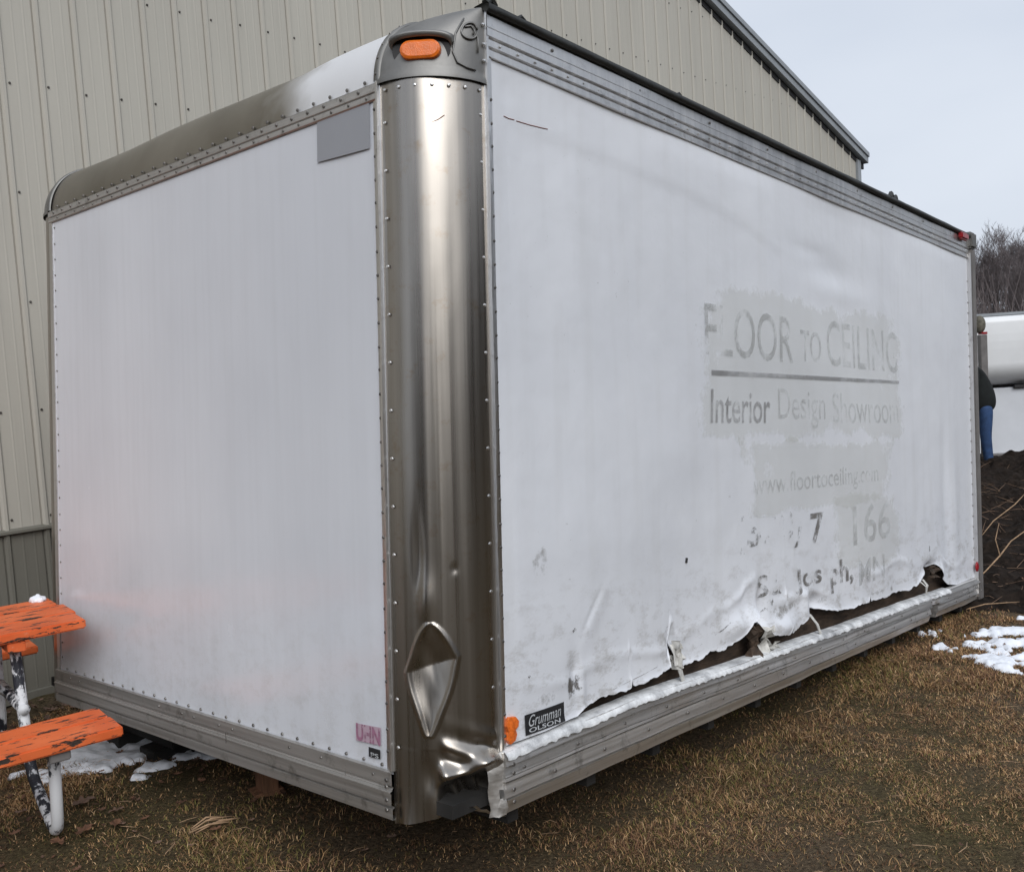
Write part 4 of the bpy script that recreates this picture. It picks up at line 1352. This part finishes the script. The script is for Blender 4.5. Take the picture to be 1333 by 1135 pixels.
for xx in (-0.25, -1.37):
    for sgn in (-1, 1):
        b = Bag()
        b.tube(bez([(xx, sgn * 0.20, 0.655), (xx, sgn * 0.27, 0.17), (xx, sgn * 0.66, 0.028), (xx, sgn * 0.715, 0.375)], 0.10), 0.0215, 12)
        b.build('leg', M['pipe'], tbl, smooth=True)
    b = Bag(); b.tube([(xx, -0.27, 0.42), (xx, 0.27, 0.42)], 0.022, 10)
    b.build('cross_tube', M['pipe'], tbl, smooth=True)
b = Bag(); b.tube([(-0.25, 0, 0.42), (-0.49, 0, 0.64)], 0.016, 8); b.tube([(-1.37, 0, 0.42), (-1.13, 0, 0.64)], 0.016, 8)
b.build('brace', M['pipe'], tbl, smooth=True)
# lump of snow on the table
bm = bmesh.new()
bmesh.ops.create_icosphere(bm, subdivisions=3, radius=1)
for v_ in bm.verts:
    q = 1 + 0.25 * math.sin(v_.co.x * 5 + 1) * math.cos(v_.co.y * 6)
    v_.co = Vector((v_.co.x * 0.034 * q, v_.co.y * 0.026 * q, max(0.0, v_.co.z) * 0.028 * q))
o = from_bm('snow_lump', bm, M['snow'], smooth=True)
cp = Vector((tm.x, tm.y, 0)) + TD * -0.06 + TN * 0.26
o.location = (cp.x, cp.y, 0.738 + 0.115)
tag(o, 'small white lump of snow on the far corner of the orange tabletop', 'snow lump')

# ------------------------------------------------------------------ grass
def box_local(x, y):
    dx_, dy_ = x - BO.x, y - BO.y
    n1 = math.hypot(BX.x, BX.y); n2 = math.hypot(BY.x, BY.y)
    return (dx_ * BX.x + dy_ * BX.y) / n1, (dx_ * BY.x + dy_ * BY.y) / n2
def soil_mask(x, y):
    # churned soil to the right of the box, from about 5.9 m out
    return np.clip((y - (6.15 - 0.25 * (x - 2.9)) + 0.35 * (fbm(x * 2 + 8, y * 2, 15, 3) - .5)) / 0.35, 0, 1) * np.clip((x + 0.0 * y - 1.2) / 0.5, 0, 1)
def make_grass(name, count, x0, x1, y0, y1, hs, seed, gap=0.35, near=None):
    r = np.random.default_rng(seed)
    x = r.uniform(x0, x1, count); y = r.uniform(y0, y1, count)
    lx, ly = box_local(x, y)
    under = (lx > 0.05) & (lx < LL) & (ly > 0.15) & (ly < WW - .1)
    keep = np.where(under, r.random(count) < 0.38, True)
    sm = soil_mask(x, y)
    keep &= r.random(count) > sm * 0.97
    bare = fbm(x * 1.7 + 3, y * 1.7 + 3, 17, 4)
    keep &= r.random(count) < np.clip((bare - 0.42) * 6 + 0.5, 0.32, 1)
    dist = np.hypot(x, y)
    keep &= r.random(count) < np.clip(5.5 / dist, 0, 1) ** 1.2
    keep &= (x * 0.727 - y * 0.687) > (WX * 0.727 - WY * 0.687) + 0.35
    x, y, under = x[keep], y[keep], under[keep]
    n_ = len(x)
    clump = fbm(x * 9 + 1, y * 9 + 1, 19, 3)
    edge_ = np.exp(-np.abs(ly[keep] + 0.02) / 0.10) * (lx[keep] > 0.8)
    tuft = np.clip(fbm(x * 2.6 + 50, y * 2.6 + 50, 47, 4) - 0.53, 0, 1) * 6
    h = hs * (0.30 + 1.1 * r.random(n_)) * (0.25 + 1.1 * clump + 0.7 * tuft + 1.0 * edge_)
    lean = r.uniform(0.35, 1.0, n_) ** 0.6 * 1.45
    a = r.uniform(0, 2 * PI, n_) 
    w = r.uniform(0.0007, 0.0018, n_) * np.clip(dist[keep] / 4.0, 1, 2.2)
    dxy = np.stack([np.cos(a), np.sin(a)], 1)
    side_a = a + r.uniform(0.9, 2.2, n_)
    pxy = np.stack([np.cos(side_a), np.sin(side_a)], 1) * w[:, None]
    z0 = gh(x, y) - 0.004
    base = np.stack([x, y], 1)
    L1 = h * 0.55; 
    mid = base + dxy * (np.sin(lean * 0.6) * L1)[:, None]
    zm = z0 + np.cos(lean * 0.6) * L1
    tip = mid + dxy * (np.sin(lean * 1.25) * L1)[:, None]
    zt = zm + np.cos(lean * 1.25) * L1
    vt = np.empty((n_, 5, 3))
    vt[:, 0, :2] = base - pxy; vt[:, 0, 2] = z0
    vt[:, 1, :2] = base + pxy; vt[:, 1, 2] = z0
    vt[:, 2, :2] = mid + pxy * .8; vt[:, 2, 2] = zm
    vt[:, 3, :2] = mid - pxy * .8; vt[:, 3, 2] = zm
    vt[:, 4, :2] = tip; vt[:, 4, 2] = zt
    idx = np.arange(n_) * 5
    quads = np.stack([idx, idx + 1, idx + 2, idx + 3], 1)
    tris = np.stack([idx + 3, idx + 2, idx + 4], 1)
    me = bpy.data.meshes.new(name)
    me.vertices.add(n_ * 5); me.vertices.foreach_set('co', vt.ravel())
    loops = np.concatenate([quads.ravel(), tris.ravel()])
    me.loops.add(len(loops)); me.loops.foreach_set('vertex_index', loops)
    me.polygons.add(n_ * 2)
    me.polygons.foreach_set('loop_start', np.concatenate([np.arange(n_) * 4, n_ * 4 + np.arange(n_) * 3]))
    me.update()
    # colour by kind of blade
    pal = np.array([[.235, .165, .090], [.165, .108, .058], [.100, .062, .036], [.310, .240, .150], [.120, .072, .050], [.085, .088, .030], [.115, .110, .042], [.052, .036, .024]])
    green = np.clip((fbm(x * 0.75 + 11, y * 0.75 + 5, 23, 4) - 0.47) * 6, 0, 1)
    green = np.maximum(green * 0.8, np.exp(-((x + 1.25) / .4) ** 2 - ((y - 3.6) / .35) ** 2))
    red = np.clip((fbm(x * 1.6 + 31, y * 1.6 + 5, 29, 3) - 0.5) * 6, 0, 1)
    base_p = np.array([.25, .21, .14, .12, .08, .04, .06, .10])
    gp = np.array([.17, .13, .08, .08, .03, .20, .23, .08])
    P = base_p[None] * (1 - green[:, None]) + gp[None] * green[:, None]
    P[:, 4] += red * 0.25
    P /= P.sum(1, keepdims=True)
    cdf = np.cumsum(P, 1)
    k_ = (r.random(n_)[:, None] > cdf).sum(1).clip(0, 7)
    col = pal[k_] * (r.uniform(0.7, 2.1, n_) * (0.75 + 0.6 * fbm(x * 3.1 + 7, y * 3.1 + 2, 37, 3)))[:, None] * np.array([1.12, 0.98, 0.88])
    ca = me.color_attributes.new('col', 'FLOAT_COLOR', 'POINT')
    cc = np.ones((n_, 5, 4)); cc[:, :, :3] = col[:, None, :]
    ca.data.foreach_set('color', cc.ravel())
    print(name, n_)
    return link_mesh(name, me, M['grass'], kind='stuff')
gobj = make_grass('dead_grass', 1150000, -3.4, 4.4, 2.4, 8.2, 0.022, 101)
tag(gobj, 'short matted dead brown lawn grass with a few green blades', 'grass')

# ------------------------------------------------------------------ soil, twigs and leaves at the right
NS = 150
xs_ = np.linspace(1.6, 9.0, NS); ys_ = np.linspace(5.3, 14.5, NS + 30)
Xs, Ys = np.meshgrid(xs_, ys_)
lump = fbm(Xs * 3.1, Ys * 3.1, 33, 5)
Zs = gh(Xs, Ys) - 0.06 + 0.09 * soil_mask(Xs, Ys) + soil_mask(Xs, Ys) * (lump - 0.35) * 0.26 + 0.05 * soil_mask(Xs, Ys) * (vnoise(Xs * 16, Ys * 16, 35) - .4)
Zs += 0.10 * np.exp(-((Ys - 12.6) / 0.8) ** 2)
vv = np.stack([Xs.ravel(), Ys.ravel(), Zs.ravel()], 1)
ii = np.arange(NS * (NS + 30)).reshape(NS + 30, NS)
ff = np.stack([ii[:-1, :-1].ravel(), ii[:-1, 1:].ravel(), ii[1:, 1:].ravel(), ii[1:, :-1].ravel()], 1)
so_ = build('soil_mound', vv.tolist(), ff.tolist(), M['soil'], kind='structure')
def soil_z(x, y):
    s_ = float(soil_mask(np.array([x]), np.array([y]))[0])
    return ghs(x, y) - .06 + .09 * s_ + s_ * (float(fbm(np.array([x * 3.1]), np.array([y * 3.1]), 33, 5)[0]) - .35) * .26
bag = Bag()
r = random.Random(5)
for k in range(900):
    x = r.uniform(2.3, 6.8); y = r.uniform(5.9, 13.2)
    if float(soil_mask(np.array([x]), np.array([y]))[0]) < .6: continue
    if x / y < 0.36 or x / y > 0.60: continue
    z = soil_z(x, y) + r.uniform(0, .03)
    L = r.uniform(.03, .16) * (1 + y / 14); a = r.uniform(0, 2 * PI); t = r.uniform(-.25, .5)
    p0 = Vector((x, y, z)); d_ = Vector((math.cos(a), math.sin(a), t))
    p1 = p0 + d_ * L * .5 + Vector((0, 0, r.uniform(-.01, .02))); p2 = p0 + d_ * L
    bag.tube([p0, p1, p2], [r.uniform(.0015, .004)] * 2 + [.001], 4)
tag(bag.build('brush_litter', M['twig'], None, 'stuff'), 'brown twigs and roots littering the dark soil at right', 'brush')
def branch(pts, rads, label, mat='straw', subs=()):
    b = Bag(); b.tube(pts, rads, 6)
    for sp in subs: b.tube(sp[0], sp[1], 5)
    o = b.build('branch', M[mat], smooth=True)
    return tag(o, label, 'branch', None)
z_ = soil_z(3.25, 6.9) + .06
branch([(3.16, 6.72, z_ - .02), (3.32, 6.85, z_ + .03), (3.50, 7.0, z_ + .10), (3.66, 7.15, z_ + .17), (3.84, 7.2, z_ + .26)], [.003, .005, .006, .005, .003], 'pale crooked branch on the dark soil, middle of the three', 'straw', [([(3.50, 7.0, z_ + .1), (3.52, 7.1, z_ + .2), (3.6, 7.2, z_ + .3)], [.005, .004, .002])])
z_ = soil_z(4.2, 8.6) + .08
branch([(4.05, 8.4, z_), (4.25, 8.6, z_ + .08), (4.5, 8.7, z_ + .20), (4.7, 8.9, z_ + .26)], [.003, .005, .005, .003], 'pale branch farther back on the soil pile', 'straw')
z_ = soil_z(2.95, 6.35) + .05
branch([(2.92, 6.3, z_), (3.05, 6.32, z_ + .02), (3.3, 6.36, z_ + .01)], [.003, .004, .002], 'thin pale twig on the soil nearest the snow patch', 'straw')
def litter(name, n_, fn, size, mats, label):
    """dead leaves, each a curled lobed blade, joined"""
    r = random.Random(n_)
    bags = [Bag() for _ in mats]
    for k in range(n_):
        x, y = fn(r)
        z = ghs(x, y) + r.uniform(.004, .03)
        sz = size * r.uniform(.6, 1.3); a = r.uniform(0, 2 * PI)
        tilt = r.uniform(-.5, .5); V = []
        prof = [(-1, .05), (-.6, .45), (-.35, .2), (0, .6), (.25, .28), (.55, .42), (1, .04)]
        for (u, w) in prof:
            for sgn in (-1, 0, 1):
                px_, py_ = u * sz, sgn * w * sz
                pz_ = abs(sgn) * w * sz * r.uniform(.2, .6) + u * u * sz * .25 + py_ * tilt
                V.append((x + px_ * math.cos(a) - py_ * math.sin(a), y + px_ * math.sin(a) + py_ * math.cos(a), z + pz_))
        F = []
        for i in range(len(prof) - 1):
            for q in range(2):
                c_ = i * 3 + q
                F.append((c_, c_ + 3, c_ + 4, c_ + 1))
        bags[r.randrange(len(mats))].add(V, F)
    for bg, mt_ in zip(bags, mats):
        tag(bg.build(name, M[mt_], None, 'stuff'), label[mt_], 'leaves')
def f1(r):
    while True:
        x = r.gauss(-1.8, .45); y = r.gauss(3.75, .5)
        if r.random() < .8: return x, y
litter('leaf_litter', 150, f1, 0.018, ['leaf', 'leaf3', 'leaf2'], {'leaf': 'rusty brown dead leaves by the picnic table foot', 'leaf3': 'dark rotten leaves by the picnic table', 'leaf2': 'pale curled leaves by the picnic table'})
litter('leaf_litter', 170, lambda r: (r.uniform(0.6, 4.2), r.uniform(3.0, 6.2)), 0.013, ['leaf', 'leaf3'], {'leaf': 'rusty leaf scraps in the lawn right of the truck box', 'leaf3': 'dark leaf scraps in the lawn right of the truck box'})
def f3(r):
    t = r.uniform(-.8, 1.2); o_ = r.uniform(.06, .6)
    return WX + .687 * t + .727 * o_, WY + .727 * t - .687 * o_
litter('leaf_litter', 130, f3, 0.028, ['leaf3', 'leaf2'], {'leaf3': 'dark leaves drifted along the building base', 'leaf2': 'pale leaves drifted along the building base'})
litter('leaf_litter', 260, lambda r: (r.uniform(2.6, 6.0), r.uniform(6.6, 12.0)), 0.03, ['leaf3', 'leaf'], {'leaf3': 'dark leaves over the churned soil', 'leaf': 'rusty leaves over the churned soil'})
# a few single leaves big enough to pick out
def leaf(x, y, a, sz, mat, label):
    V, F = [], []
    n_ = 28
    V.append((0, 0, .006))
    for k in range(n_):
        t = 2 * PI * k / n_
        rr = (1 + .28 * math.cos(7 * t) + random.uniform(-.12, .12)) * (1.25 if abs(math.cos(t)) > .8 else .9)
        V.append((rr * math.cos(t) * .55, rr * math.sin(t) * .45, .05 + .18 * abs(math.sin(t * 2.5)) * rr))
    F = [(0, 1 + k, 1 + (k + 1) % n_) for k in range(n_)]
    o = build('dead_leaf', [(q[0] * sz, q[1] * sz, q[2] * sz) for q in V], F, M[mat], smooth=True)
    o.location = (x, y, ghs(x, y) + .022); o.rotation_euler = (random.uniform(-.2, .2), random.uniform(-.2, .2), a)
    tag(o, label, 'leaf')
leaf(-1.791, 3.751, .4, .055, 'leaf2', 'pale dead leaf beside the picnic table foot')
leaf(-1.683, 3.506, 1.0, .055, 'leaf', 'rusty orange dead leaf right of the picnic table foot, nearest')
leaf(-1.589, 3.572, 2.2, .055, 'leaf', 'rusty curled leaf just behind the nearest rusty leaf')
leaf(-1.748, 3.440, 2.8, .05, 'leaf', 'rusty leaf between the picnic table foot and the nearest rusty leaf')
leaf(-1.636, 3.685, 4.2, .04, 'leaf2', 'small pinkish dead leaf between the larger pale leaf and rusty curled leaf')
def straw_bunch():
    b = Bag(); r = random.Random(3)
    for k in range(6):
        x0, y0 = -1.27 + r.uniform(-.02, .02), 3.50 + r.uniform(-.02, .02)
        L = r.uniform(.08, .16); a = .55 + r.uniform(-.35, .25)
        z = ghs(x0, y0) + .03
        b.tube([(x0, y0, z), (x0 + L * .5 * math.cos(a), y0 + L * .5 * math.sin(a), z + .015 + r.uniform(0, .01)), (x0 + L * math.cos(a), y0 + L * math.sin(a), z + .01)], [.0025, .004, .002], 5)
    tag(b.build('straw_bunch', M['straw'], smooth=True), 'small bunch of tan straw stalks on green grass at the bottom left', 'straw')
straw_bunch()
bag = Bag(); r = random.Random(9)
for k in range(260):
    x = r.uniform(-2.4, 3.8); y = r.uniform(2.9, 6.0)
    L = r.uniform(.03, .11); a = r.uniform(0, 2 * PI); z = ghs(x, y) + .022
    bag.tube([(x, y, z), (x + L * .5 * math.cos(a), y + L * .5 * math.sin(a), z + .008), (x + L * math.cos(a + .3), y + L * math.sin(a + .3), z + .003)], [.0014, .0014, .0008], 3)
tag(bag.build('loose_straw', M['straw'], None, 'stuff'), 'loose pale straw stalks scattered over the lawn', 'straw')

# ------------------------------------------------------------------ snow patches
def snow_patch(name, x0, x1, y0, y1, fn, label, thick=.05, N=110):
    xs_ = np.linspace(x0, x1, N); ys_ = np.linspace(y0, y1, N)
    X_, Y_ = np.meshgrid(xs_, ys_)
    mk = fn(X_, Y_)
    n1 = fbm(X_ * 7 + 3, Y_ * 7 + 3, 43, 4)
    n2 = vnoise(X_ * 32, Y_ * 32, 45)
    h = np.clip((mk + (n1 - .5) * 2.2 + (n2 - .5) * .35), -0.4, 1)
    Z_ = gh(X_, Y_) + 0.012 + np.where(h > 0, thick * np.clip(h, 0, 1) ** .5, h * .2) + .012 * (n2 - .5)
    idx = np.arange(N * N).reshape(N, N)
    F_ = []
    hh_ = h
    for j in range(N - 1):
        for i in range(N - 1):
            if max(hh_[j, i], hh_[j, i + 1], hh_[j + 1, i], hh_[j + 1, i + 1]) > -0.02:
                F_.append((int(idx[j, i]), int(idx[j, i + 1]), int(idx[j + 1, i + 1]), int(idx[j + 1, i])))
    V_ = np.stack([X_.ravel(), Y_.ravel(), Z_.ravel()], 1)
    o = build(name, V_.tolist(), F_, M['snow'], None, 'stuff', smooth=True)
    return tag(o, label, 'snow')
snow_patch('snow_patch', 2.15, 3.6, 4.85, 6.25, lambda x, y: 0.52 - np.hypot((x - 2.93 + (5.5 - y) * .2) / .55, (y - 5.50) / .50) * 0.9 + 0.30 * np.clip((x - 2.7) * 2, 0, 1) * np.exp(-((y - 5.25) / .15) ** 2), 'melting white snow patch on the lawn at the right edge', .028)
snow_patch('snow_patch', -2.8, -1.4, 4.0, 5.3, lambda x, y: 1.05 - np.hypot((x + 2.02) / .42, (y - 4.60) / .34) * 1.0, 'crusty snow patch beside the front left corner of the truck box', .018)
snow_patch('added_snow_bank', -6.6, -4.2, 1.9, 4.2, lambda x, y: 1.5 - np.hypot((x + 5.35) / .8, (y - 2.95) / .8) * 1.6, 'unseen snow bank added against the metal building to reflect in the front panel', .6, 60)  # out of view, added for its reflection in the front panel

# ------------------------------------------------------------------ white vehicle body, post, person at the right
veh = thing('camper', 'white rounded vehicle body over a lower white wall beyond the person', 'camper', (7.35, 15.2, -0.06), math.radians(-4))
prof = []
for k in range(9):                 # top edge, face, underside curve (y outward toward the camera is negative)
    a = PI / 2 * k / 8
    prof.append((-0.90 + 0.12 * (1 - math.sin(a)) , 2.02 + 0.10 * math.cos(a)))
prof += [(-0.905, 1.95), (-0.911, 1.86), (-0.914, 1.75), (-0.911, 1.64), (-0.906, 1.55)]
for k in range(26):
    a = PI / 2 * k / 25
    prof.append((-0.90 + 0.42 * (1 - math.cos(a)), 1.44 - 0.34 * math.sin(a)))
V, F = [], []
P = len(prof)
for xx in (-1.2, -1.15, 3.0, 6.0):
    for (yy, zz) in prof + [(0.9, 1.1), (0.9, 2.12)]:
        V.append((xx, yy if xx > -1.19 else yy * .96, zz))
P += 2
for i in range(3):
    for k in range(P):
        a, b_ = i * P + k, i * P + (k + 1) % P
        F.append((a, b_, b_ + P, a + P))
F.append(tuple(range(P))[::-1]); F.append(tuple(range(3 * P, 4 * P)))
bm_o = build('upper_body', V, F, M['vehicle'], veh, smooth=False)
box('roof_edge', -1.21, 6.0, -0.80, 0.9, 2.121, 2.17, M['bld_trim'], veh, .01)
box('lower_wall', -1.2, 6.0, -0.62, 0.8, 0.06, 1.05, M['vehicle2'], veh, .01)
box('seam_strip', 0.25, 6.0, -0.68, -0.6205, 1.045, 1.085, M['bld_dark'], veh)
V, F = grid_patch(lambda u, v: (u, -.9185 , v), .62, .78, 1.72, 1.88, 1, 1)
b = Bag(); b.tube([(.66, -.915, 1.80), (.74, -.915, 1.70)], .014, 5); b.build('scratch', M['greypost'], veh)
box('bottom_sill', -1.22, 6.0, -0.75, -0.60, -0.02, 0.059, M['greypost'], veh, .01)

pst = thing('signal_post', 'grey post with rounded dark top and small red light behind the truck box', 'post', (6.86, 14.05, -.06))
box('post', -0.045, 0.055, -0.05, 0.05, 0.0, 1.86, M['greypost'], pst, .006)
lens('lamp_top', (-0.03, 0, 2.01), .085, .13, .08, M['cap'], parent=pst)
box('red_lens', -0.03, 0.05, -.07, .05, 1.865, 1.90, M['red'], pst, .004)

def skin_body(name, verts, edges, radii, mat, parent, root=0, sub=2):
    me = bpy.data.meshes.new(name)
    me.from_pydata(verts, edges, [])
    o = link_mesh(name, me, mat, parent)
    md = o.modifiers.new('skin', 'SKIN'); md.use_smooth_shade = True
    for i, rr in enumerate(radii):
        me.skin_vertices[0].data[i].radius = rr if isinstance(rr, tuple) else (rr, rr)
        me.skin_vertices[0].data[i].use_root = (i == root)
    s_ = o.modifiers.new('sub', 'SUBSURF'); s_.levels = sub; s_.render_levels = sub
    return o
# person facing left (-x), bent slightly forward, right half visible beyond the rear post
per = thing('person', 'person in black jacket and blue jeans leaning forward behind the truck box', 'person', (6.45, 13.3, -0.07))
hip = .90
skin_body('body', [(0, 0, hip), (-.02, -.02, 1.05), (-.10, -.02, 1.25), (-.20, -.01, 1.38), (-.27, 0, 1.47), (-.36, 0, 1.55), (-.37, 0, 1.66)],
          [(0, 1), (1, 2), (2, 3), (3, 4), (4, 5), (5, 6)], [.13, .12, .12, .09, .055, .085, .08], M['skin'], per)
skin_body('jacket', [(.02, 0, .79), (.03, 0, .96), (-.03, 0, 1.14), (-.11, 0, 1.28), (-.19, 0, 1.38), (-.25, 0, 1.44),
                     (-.18, -.20, 1.37), (-.22, -.27, 1.16), (-.40, -.20, 1.02), (-.18, .20, 1.37), (-.22, .27, 1.16), (-.40, .20, 1.02)],
          [(0, 1), (1, 2), (2, 3), (3, 4), (4, 5), (4, 6), (6, 7), (7, 8), (4, 9), (9, 10), (10, 11)],
          [(.13, .17), (.175, .20), (.165, .20), (.16, .20), (.13, .17), (.07, .07), .085, .065, .05, .085, .065, .05], M['jacket'], per, 0, 3)
skin_body('jeans', [(.02, 0, .90), (.02, -.10, .84), (.00, -.11, .48), (.04, -.11, .10), (.02, .10, .84), (-.08, .12, .50), (-.06, .12, .10)],
          [(0, 1), (1, 2), (2, 3), (0, 4), (4, 5), (5, 6)], [.09, .10, .078, .062, .10, .078, .062], M['jeans'], per, 0, 3)
for (bx_, by_) in ((.04, -.11), (-.06, .12)):
    skin_body('boot', [(bx_ + .03, by_, .06), (bx_ - .06, by_, .05), (bx_ - .17, by_, .035)], [(0, 1), (1, 2)], [.055, .05, .04], M['shoe'], per, 0)
for sgn in (-1, 1):
    hnd = bpy.data.objects.new('hand', None)
    pts = [(-.40, .20 * sgn, 1.02), (-.46, .19 * sgn, .98), (-.50, .185 * sgn, .95)]
    b = Bag()
    b.tube(pts, [.028, .038, .034], 8)
    for k in range(4):
        oy = (k - 1.5) * .018
        ln = (.06, .07, .065, .05)[k]
        b.tube([(-.50, .185 * sgn + oy, .95), (-.50 - ln * .6, .185 * sgn + oy, .925), (-.50 - ln * .8, .185 * sgn + oy, .925 - ln * .5)], [.009, .008, .006], 6)
    b.tube([(-.44, .16 * sgn, .985), (-.47, .13 * sgn, .96), (-.49, .125 * sgn, .93)], [.011, .010, .007], 6)
    b.build('hand', M['skin'], per, smooth=True)
# face and hair
b = Bag()
b.tube([(-.445, 0, 1.60), (-.475, 0, 1.575), (-.445, 0, 1.565)], [.008, .014, .008], 6)
b.build('nose', M['skin'], per, smooth=True)
bm = bmesh.new(); bmesh.ops.create_uvsphere(bm, u_segments=18, v_segments=12, radius=.105)
for v_ in bm.verts:
    q = v_.co.copy()
    v_.co = Vector((-.345 + q.x * 1.0, q.y * .92, 1.655 + q.z * 1.0))
geom = [v_ for v_ in bm.verts if v_.co.x < -.37 and v_.co.z < 1.68]
bmesh.ops.delete(bm, geom=geom, context='VERTS')
from_bm('hair', bm, M['hair'], per, smooth=True)

# ------------------------------------------------------------------ trees
def tree_mesh(seed, H=9.0, spread=.33, depth=5, leader=True):
    r = random.Random(seed)
    tr, cr = Bag(), Bag()
    def grow(p_, d_, L, rad, lvl):
        n_ = 4 if lvl < 3 else 2
        pts = [p_]; q = p_; dd = d_.copy()
        for k in range(n_):
            dd = (dd + Vector((r.gauss(0, .10), r.gauss(0, .10), r.gauss(.05, .05)))).normalized()
            q = q + dd * L / n_
            pts.append(q)
        rads = [rad * (1 - .55 * k / n_) for k in range(n_ + 1)]
        (tr if lvl == 0 else cr).tube(pts, rads, 6 if lvl == 0 else 3, cap=False)
        if lvl >= depth: return
        m_ = {0: 11, 1: 6, 2: 5, 3: 4, 4: 3}[lvl]
        for k in range(m_):
            t = r.uniform(.25 if lvl else .22, 1.0)
            idx = min(n_ - 1, int(t * n_)); fr_ = t * n_ - idx
            b_ = pts[idx].lerp(pts[idx + 1], fr_)
            a = r.uniform(0, 2 * PI)
            out = Vector((math.cos(a), math.sin(a), 0))
            nd = (dd * (1 - spread) + out * (spread + .25) + Vector((0, 0, .35))).normalized()
            grow(b_, nd, L * r.uniform(.42, .62) * (1.1 - .4 * t if lvl == 0 else 1), max(.008, rad * (1 - .55 * t) * .55), lvl + 1)
    grow(Vector((0, 0, -.1)), Vector((r.gauss(0, .05), r.gauss(0, .05), 1)).normalized(), H * .72, H * .013, 0)
    return tr, cr
protos = []
for s in (1, 2, 3):
    tr, cr = tree_mesh(s * 11, 9.0 + s * .4)
    m1 = bpy.data.meshes.new('trunk'); m1.from_pydata(tr.v, [], tr.f); m1.materials.append(M['bark'])
    m2 = bpy.data.meshes.new('crown'); m2.from_pydata(cr.v, [], cr.f); m2.materials.append(M['twigs_far'])
    protos.append((m1, m2))
print('tree tris', [len(a[1].polygons) * 2 for a in protos])
r = random.Random(77)
spots = []
for k in range(30):
    row = k % 3
    y = 58 + row * 7 + r.uniform(-2, 2)
    x = y * (0.482 + (k // 3) * 0.021 + r.uniform(-.006, .006) + row * .007)
    spots.append((x, y, r.uniform(.62, .80) * (1 + .12 * row), row))
order = sorted(range(len(spots)), key=lambda i: (spots[i][3], spots[i][0]))
words = ('slender', 'bushy', 'broad', 'leaning', 'tall', 'low')
rows = ('front row', 'middle row', 'back row')
ords = ('first', 'second', 'third', 'fourth', 'fifth', 'sixth', 'seventh', 'eighth', 'ninth', 'tenth')
cnt = {0: 0, 1: 0, 2: 0}
for i in order:
    x, y, s, row = spots[i]
    vis = x / y
    lab = 'bare grey winter tree, %s from the left in the %s of the wood' % (ords[cnt[row]], rows[row])
    cnt[row] += 1
    t = thing('bare_tree', lab, 'tree', (x, y, ghs(x, y)), r.uniform(0, 6.28), 'bare trees in the wood beyond the vehicle')
    t.scale = (s, s, s)
    a, b_ = protos[r.randrange(3)]
    for nm, me_ in (('trunk', a), ('crown', b_)):
        o = bpy.data.objects.new(nm, me_); C.objects.link(o); o.parent = t
# undergrowth at the foot of the wood
bag = Bag(); r = random.Random(4)
for k in range(2600):
    y = r.uniform(54, 78); x = y * r.uniform(.47, .75)
    h = r.uniform(2.0, 6.0)
    bag.tube([(x, y, 0), (x + r.uniform(-.4, .4), y, h * .6), (x + r.uniform(-1, 1), y, h)], [.03, .022, .008], 3, False)
tag(bag.build('undergrowth', M['twigs_far'], None, 'stuff'), 'thin grey brush between the bare trees', 'brush')
# the wood that stands behind the photographer
bag = Bag(); r = random.Random(14)
for k in range(8500):
    a = r.uniform(math.radians(150), math.radians(390)); d_ = r.uniform(34, 56)
    x, y = math.cos(a) * d_, math.sin(a) * d_
    if (x * 0.727 - y * 0.687) < (WX * 0.727 - WY * 0.687) + 3: continue
    h = r.uniform(8, 14.5)
    pts = [(x, y, -.2), (x + r.uniform(-.6, .6), y + r.uniform(-.6, .6), h * .5), (x + r.uniform(-1.6, 1.6), y + r.uniform(-1.6, 1.6), h)]
    bag.tube(pts, [.22, .15, .03], 3, False)
tag(bag.build('woodland', M['woods'], None, 'stuff'), 'winter woodland standing behind the photographer', 'wood')

sc.render.resolution_x = 1024
sc.render.resolution_y = 871
